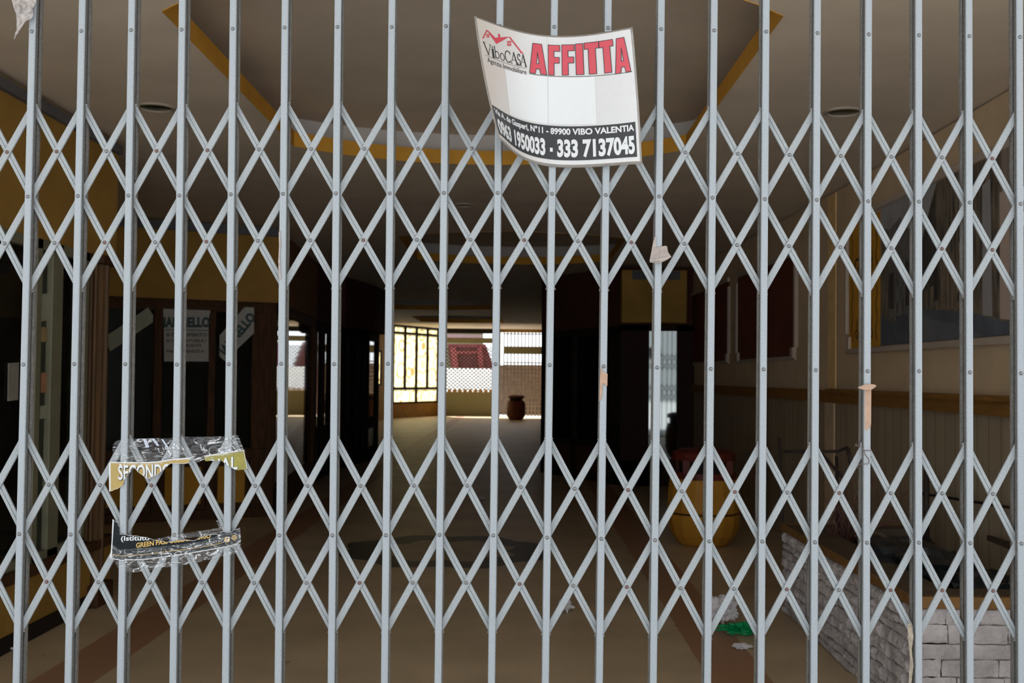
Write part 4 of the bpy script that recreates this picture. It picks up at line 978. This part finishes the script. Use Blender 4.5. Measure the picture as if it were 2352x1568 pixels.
ol.append(uvstroke([(.385+.585*k/30, .307+.012*(k/30)**2) for k in range(31)], .003))
lay(join2d(*ol), suv(.0034), 'headline_outline', inkb, sign)
# agency logo: roofs, windows, then serif name
lg = [[(238,200),(246,212),(208,284),(197,280)], [(238,200),(250,203),(322,275),(350,270),(340,275),(455,264),(332,334)], [(448,268),(462,266),(570,405),(594,428),(556,420),(560,412)], [(347,238),(365,240),(369,284),(351,280)]]
for cx_, cy_, s_ in ((251,256,12),(453,328,17)):
    for ix in (-1, 1):
        for iy in (-1, 1): x0 = cx_+ix*s_*.62; y0 = cy_+iy*s_*.78; lg.append([(x0-s_*.5,y0-s_*.62),(x0+s_*.5,y0-s_*.58),(x0+s_*.5,y0+s_*.66),(x0-s_*.5,y0+s_*.58)])
lay(join2d(*[poly2d([z4(*p) for p in P]) for P in lg]), suv(.0030), 'logo', redink, sign)
SER = {'V': [((0,0),(.5,1),.16),((.5,1),(1,0),.07),((-.1,0),(.25,0),.05),((.78,0),(1.1,0),.05)], 'i': [((.5,.38),(.5,1),.3),((.1,.38),(.5,.38),.05),((.1,1),(.9,1),.05),((.4,.14),(.6,.14),.14)],
       'b': 'b', 'o': 'o', 'C': 'C', 'A': [((0,1),(.5,0),.06),((.5,0),(1,1),.16),((.2,.66),(.8,.66),.05),((-.1,1),(.22,1),.05),((.75,1),(1.12,1),.05)], 'S': 'S'}
def arc(cx, cy, rx, ry, a0, a1, n=14): return [(cx+rx*cos(a0+(a1-a0)*k/n), cy+ry*sin(a0+(a1-a0)*k/n)) for k in range(n+1)]
def glyph(ch):
    if ch == 'o': return [(arc(.5,.69,.44,.31,0,2*pi,20), .09)]
    if ch == 'b': return [([(.12,0),(.12,1)], .12), ([(-.05,0),(.12,0)], .05), (arc(.48,.69,.40,.31,-pi*.85,pi*.85,18), .09)]
    if ch == 'C': return [(arc(.55,.5,.5,.5,-.75,-2*pi+.75,22), .11), ([(.92,.02),(.92,.28)], .05)]
    if ch == 'S': return [(arc(.5,.26,.36,.26,-.5,-pi*1.5,14)+arc(.5,.75,.40,.25,-pi/2,pi*.85,14), .10), ([(.84,.02),(.84,.24)], .05), ([(.12,.76),(.12,.98)], .05)]
    return [([a, b], w) for a, b, w in SER[ch]]
parts = []
# baseline and cap line of the name follow the sheet, given in sign coordinates
for ch, a, b in (('V',.048,.102),('i',.105,.127),('b',.130,.168),('o',.172,.207),('C',.211,.254),('A',.257,.300),('S',.303,.325),('A',.326,.362)):
    for P, w in glyph(ch):
        hgt = .083; v, f = stroke2d([(x*(b-a), y*hgt*.83) for x, y in P], max(.0028, w*.052)); parts.append(([(a+x, .176+y/.83) for x, y in v], f))
parts.append(uvstroke([(.05+.31*k/20, .272) for k in range(21)], .0018))
parts.append(text2d('Agenzia Immobiliare', (.058, .282, .362, .332), .0, .05))
lay(join2d(*parts), suv(.0030), 'agency_name', inkb, sign)

# =================================================================== TORN POSTERS
def pfn(e, cx, hw, bend, ybow=0):
    def fn(x, y):
        s = (x-cx)/hw; d = -.004 - e + (bend*max(0, abs(s)-.86)/.14 if abs(s) > .86 else 0); return at(x, y, GY+d)
    return fn
def jag(P, amp, step, rnd):
    Q = []
    for (x0, y0), (x1, y1) in zip(P, P[1:]):
        n_ = max(1, int(math.hypot(x1-x0, y1-y0)/step))
        for k in range(n_):
            t_ = k/n_; Q.append((x0+(x1-x0)*t_+(rnd.uniform(-amp, amp) if k else 0), y0+(y1-y0)*t_+(rnd.uniform(-amp, amp) if k else 0)))
    return Q+[P[-1]]
def wrinkle(P, name, parent, e, amp, cx, hw, seed, step=4):
    v, f = poly2d(P, (), step); fn = pfn(e, cx, hw, .010)
    def g(x, y):
        p = fn(x, y); n_ = noise.noise(Vector((x*.035, y*.07, seed)))+.6*noise.noise(Vector((x*.09+y*.05, y*.13-x*.03, seed+9))); p.y -= amp*abs(n_); return p
    return lay((v, f), g, name, tapem, parent, True)
rj = random.Random(5)
S5 = lambda P: [(230+x/6.533, 970+y/6.533) for x, y in P]
tp = thing('torn_poster', 'torn gold poster strip with white letters taped to left side of gate', 'poster', at(410, 1060, GY-.005))
tear = S5(jag([(1330,600),(1230,612),(1060,610),(1035,625),(960,700),(880,760),(800,805),(720,832),(680,825),(590,750),(510,680),(440,750),(400,800),(360,870),(350,930),(300,965),(240,995),(160,1025),(136,1030)], 6, 22, rj))
topl = S5([(130,612),(165,588),(400,592),(720,592),(860,585),(1080,545),(1350,525)])
gold = topl + tear; CXP, HWP = 410, 158
piece2 = S5([(1560,497),(1800,462),(2155,407),(2172,470),(2190,580),(2210,690)]) + S5(jag([(2210,690),(2060,717),(2010,700),(1950,665),(1880,620),(1820,575),(1720,568),(1575,577)], 5, 22, rj)[1:])
f0 = lambda e: pfn(e, CXP, HWP, .012)
back = [(x-.4, y-.2) for x, y in topl] + [(x+(.6 if False else 0), y+.9) for x, y in tear]
lay(poly2d(back, (), 8), f0(0), 'torn_edge', whitei, tp); lay(poly2d(gold, (), 8), f0(.0005), 'paper', goldp, tp)
lay(poly2d(piece2, (), 8), f0(.0005), 'paper', mat('gold_green_print', (.22,.195,.035), .4, .1, 60), tp)
lay(join2d(poly2d(S5([(130,612),(158,600),(160,1025),(136,1030)]), (), 8), poly2d(topl+[(x, y+2.8) for x, y in topl[::-1]], (), 8), poly2d(S5([(1560,497),(1800,462),(2155,407),(2157,424),(1800,480),(1565,514)]), (), 8), poly2d(S5([(2155,407),(2210,690),(2200,692),(2150,420)]), (), 8)), f0(.0009), 'white_border', whitei, tp)
def ptext(s, box, bold, shear, poly, sh=(0,0)):
    a = S5([(box[0], box[1]), (box[2], box[3])]); v, f = text2d(s, (a[0][0]+sh[0], a[0][1]+sh[1], a[1][0]+sh[0], a[1][1]+sh[1]), bold, 1.6, shear); return clip2d((v, f), poly)
lay(ptext('SECONDO', (270,645,1060,868), .035, -.03, gold, (1.3, .9)), f0(.0012), 'letter_shadow', inkb, tp); lay(ptext('RIAL', (1640,560,2062,755), .035, -.13, piece2, (1.2, .9)), f0(.0012), 'letter_shadow', inkb, tp)
lay(ptext('SECONDO', (270,640,1060,864), .02, -.03, gold), f0(.0016), 'lettering', whitei, tp); lay(ptext('RIAL', (1640,560,2062,755), .02, -.13, piece2), f0(.0016), 'lettering', whitei, tp)
wrinkle(S5([(190,340),(230,282),(310,250),(640,240),(830,235),(1000,236),(1280,212),(1500,215),(1860,205),(2070,187),(2155,400),(2180,440),(1900,500),(1560,560),(1480,600),(1350,555),(1080,575),(860,640),(600,640),(280,640),(180,580),(190,460)]), 'tape', tp, .003, .006, CXP, HWP, 1.7)
lay(poly2d(S5([(640,245),(690,243),(740,370),(690,380)]), (), 6), f0(.006), 'tape_glint', mat('bluish_glint', (.36,.39,.47), .3), tp)  # light glints on the tape, drawn as flat bluish slivers
lay(join2d(poly2d(S5([(765,240),(815,240),(890,350),(850,350)]), (), 6), poly2d(S5([(915,250),(945,250),(1040,390),(1015,400)]), (), 6)), f0(.006), 'tape_glint', mat('bluish_glint_film', (.34,.37,.45), .3), tp)
S6 = lambda P: [(230+x/6.533, 1170+y/6.533) for x, y in P]
tp = thing('torn_poster', 'torn black poster strip with gold and white letters taped below the gold one', 'poster', at(410, 1260, GY-.005))
tear2 = S6(jag([(190,145),(260,200),(275,290),(295,375),(340,370),(450,395),(560,400),(700,420),(800,455),(900,465),(1000,490),(1080,480),(1150,460),(1280,455),(1400,470),(1480,430),(1560,400),(1690,375),(1790,378),(1840,325),(1900,345),(1960,335),(2095,280)], 6, 24, rj))
bot2 = S6([(2110,470),(2050,515),(1900,560),(1400,650),(1000,710),(700,750),(320,765),(150,735),(165,660),(175,500)])
blk = tear2+bot2; CX2, HW2 = 402, 152
f1_ = lambda e: pfn(e, CX2, HW2, .012)
lay(poly2d([(x, y-.9) for x, y in tear2]+bot2, (), 8), f1_(0), 'torn_edge', whitei, tp); lay(poly2d(blk, (), 8), f1_(.0005), 'paper', blackpr, tp)
bl = S6([(150,735),(320,765),(700,750),(1000,710),(1400,650),(1900,560),(2050,515),(2112,470)])
lay(join2d(poly2d(bl+[(x, y-1.9) for x, y in bl[::-1]], (), 8), poly2d(S6([(186,145),(208,158),(186,500),(178,660),(165,735),(146,732),(163,600),(172,480)]), (), 8)), f1_(.0009), 'white_border', whitei, tp)
gline = S6([(165,668),(320,692),(700,665),(1000,625),(1300,590),(1600,545),(1840,492)])
def p6text(s, box, bold, shear):
    a = S6([(box[0], box[1]), (box[2], box[3])]); return clip2d(text2d(s, (a[0][0], a[0][1], a[1][0], a[1][1]), bold, 1.2, shear), blk)
gcirc = []
for cx_, cy_, r_ in ((1905,450,43),(2013,420,42)):
    c_ = arc(cx_, cy_, r_, r_, 0, 2*pi, 24)[:-1]; gcirc.append(poly2d(S6(c_)))
lay(join2d(poly2d(gline+[(x, y+1.1) for x, y in gline[::-1]], (), 8), p6text('GREEN PASS OBBLIGATORIO', (540,500,1660,575), .025, -.133), *gcirc), f1_(.0012), 'gold_print', goldink, tp)
lay(join2d(p6text('(Istituto', (312,395,740,490), .02, -.02), p6text('SEGUICI SU', (1590,497,1818,523), .0, -.19)), f1_(.0012), 'white_lettering', whitei, tp)
q6 = lambda P, w: stroke2d(S6(P), w/6.533)
rr_ = [(1990,395),(2036,395),(2042,401),(2042,441),(2036,447),(1990,447),(1984,441),(1984,401)]
lay(join2d(q6([(1923,428),(1912,424),(1904,432),(1904,482)], 11), q6([(1890,448),(1920,446)], 9), q6(rr_+rr_[:1], 5), q6(arc(2013,421,13,13,0,2*pi,16), 5)), f1_(.0016), 'icon_print', inkb, tp)
wrinkle(S6([(185,520),(150,735),(230,800),(320,930),(500,945),(880,885),(1380,810),(1860,690),(2050,650),(2115,520),(2100,262),(2000,330),(1860,345),(1560,470),(1200,520),(830,560),(560,580),(300,600)]), 'tape', tp, .003, .007, CX2, HW2, 4.2)
wrinkle(S6([(830,440),(1280,352),(1780,275),(1745,165),(1775,160),(1860,290),(1860,340),(1560,400),(1150,450),(900,462)]), 'tape', tp, .0, .004, CX2, HW2, 8.2)

# =================================================================== SCRAPS ON THE UPRIGHTS
def scrap(name, P, m, label, cat, dep, amp, seed, step=2.5, sol=.0006):
    v, f = poly2d(P, (), step)
    def g(x, y):
        p = at(x, y, GY); p = at(x, y, GY-.002-dep(x, y)-amp*abs(noise.noise(Vector((x*.08, y*.06, seed))))); return p
    o = lay((v, f), g, name, m, None, True); m_ = o.modifiers.new('solid', 'SOLIDIFY'); m_.thickness = sol; return tag(o, label, cat)
Z1 = lambda P: [(x/14.256, y/14.256) for x, y in P]
scrap('plastic_scrap', Z1([(330,-120),(400,60),(470,320),(530,470),(540,700),(545,950),(490,1100),(455,1280),(475,1270),(600,1060),(740,840),(870,690),(1000,630),(1075,540),(1090,470),(1075,270),(1160,120),(1180,60),(1170,-120)]), mat('dirty_plastic', (.33,.30,.285), .5, .2, 60, .2, 90), 'dirty pale plastic scrap hanging from the leftmost upright at the top', 'plastic scrap', lambda x, y: .012+.0002*max(0, 70-x), .012, 2)
Z2 = lambda P: [(1460+x/15.683, 520+y/15.683) for x, y in P]
tt_ = thing('tape_scrap', 'dusty beige tape flap curling off an upright below the rental sign', 'tape', at(1515, 590, GY-.01))
def tapeflap(P, name, dep):
    v, f = poly2d(P, (), 1.6); o = lay((v, f), lambda x, y: at(x, y, GY-dep(x, y)), name, scrapp, tt_, True); m_ = o.modifiers.new('solid', 'SOLIDIFY'); m_.thickness = .0006
tapeflap(Z2([(735,745),(950,715),(1090,690),(1140,740),(1160,900),(1190,960),(1285,1090),(1210,1150),(940,1120),(700,1190),(500,1230),(540,1030),(590,760)]), 'flap', lambda x, y: .004+max(0, (y-566))*.0006)
tapeflap(Z2([(500,1225),(700,1185),(940,1115),(1210,1075),(1285,1095),(1160,1180),(970,1280),(800,1310),(660,1305),(510,1290)]), 'folded_edge', lambda x, y: .024-max(0, (y-598))*.001)
tapeflap(Z2([(690,380),(735,380),(740,745),(590,770),(630,560)]), 'side_strip', lambda x, y: .0015-.0*(y))
Z3 = lambda P: [(1340+x/7.84, 820+y/7.84) for x, y in P]
scrap('brown_tape', Z3([(335,190),(345,260),(420,295),(437,300),(430,520),(405,525),(380,480),(352,470),(345,520),(335,700),(320,740),(300,790),(285,800),(286,700),(293,480),(300,320),(310,250),(318,190)]), skinp, 'torn brown tape stuck on an upright under the waist rivet, right of the passage', 'tape', lambda x, y: 0, .0004, 3)
Z4 = lambda P: [(1940+x/6.82, 860+y/6.82) for x, y in P]
t4 = thing('brown_tape', 'long brown tape with flared top wrapped on an upright left of the mural', 'tape', at(1993, 930, GY-.004))
v, f = poly2d(Z4([(318,235),(418,235),(415,760),(405,870),(385,800),(360,870),(320,875),(316,760)]), (), 2); lay((v, f), lambda x, y: at(x, y, GY-.0012), 'strip', skinp, t4)
v, f = poly2d(Z4([(200,205),(250,180),(320,152),(430,150),(480,160),(497,180),(460,210),(418,238),(320,242),(240,222)]), (), 2); o = lay((v, f), lambda x, y: at(x, y, GY-.004-.006*sin(max(0, min(1, (x-1969)/44))*pi)), 'flared_end', skinp, t4, True); m_ = o.modifiers.new('solid', 'SOLIDIFY'); m_.thickness = .0006
v, f = poly2d([(2084,1432),(2094,1430),(2098,1462),(2094,1492),(2098,1530),(2092,1575),(2086,1575),(2090,1510),(2086,1470)], (), 2)
o = lay((v, f), lambda x, y: at(x, y, GY-.001-.004*abs(noise.noise(Vector((x*.1, y*.07, 2))))), 'tape_scrap', mat('tan_tape', (.26,.22,.17), .7, .25, 80), None, True); m_ = o.modifiers.new('solid', 'SOLIDIFY'); m_.thickness = .0006
tag(o, 'ragged tan tape remnant on an upright in front of the white stones, bottom right', 'tape')
v, f = poly2d([(640,532),(644,530),(645,560),(643,600),(646,640),(641,642),(639,600),(641,565)], (), 2)
o = lay((v, f), lambda x, y: at(x, y, GY-.001-.003*abs(noise.noise(Vector((x*.2, y*.09, 5))))), 'tape_scrap', scrapp, None, True); m_ = o.modifiers.new('solid', 'SOLIDIFY'); m_.thickness = .0005
tag(o, 'thin shred of old tape on an upright above the reflecting shop window', 'tape')
wp = Z4([(190,1085),(172,1095),(170,1115),(188,1122),(205,1100),(240,1120),(275,1150),(300,1190),(410,1188),(310,1190),(305,1220),(330,1265),(370,1310),(385,1360),(370,1400),(320,1400),(250,1395),(210,1425),(190,1450),(215,1466),(235,1468)])
wq = [at(x, y, GY-.004-.002*sin(i)) for i, (x, y) in enumerate(wp)]
wd = []
for i in range(len(wq)-1):
    for k in range(3): wd.append(wq[i].lerp(wq[i+1], k/3))
tag(MB().tube(wd, .0009, 6).build('tie_wire', mat('rusty_wire', (.11,.07,.065), .6), smooth=True), 'thin rusty wire twisted round an upright below the long brown tape', 'wire')
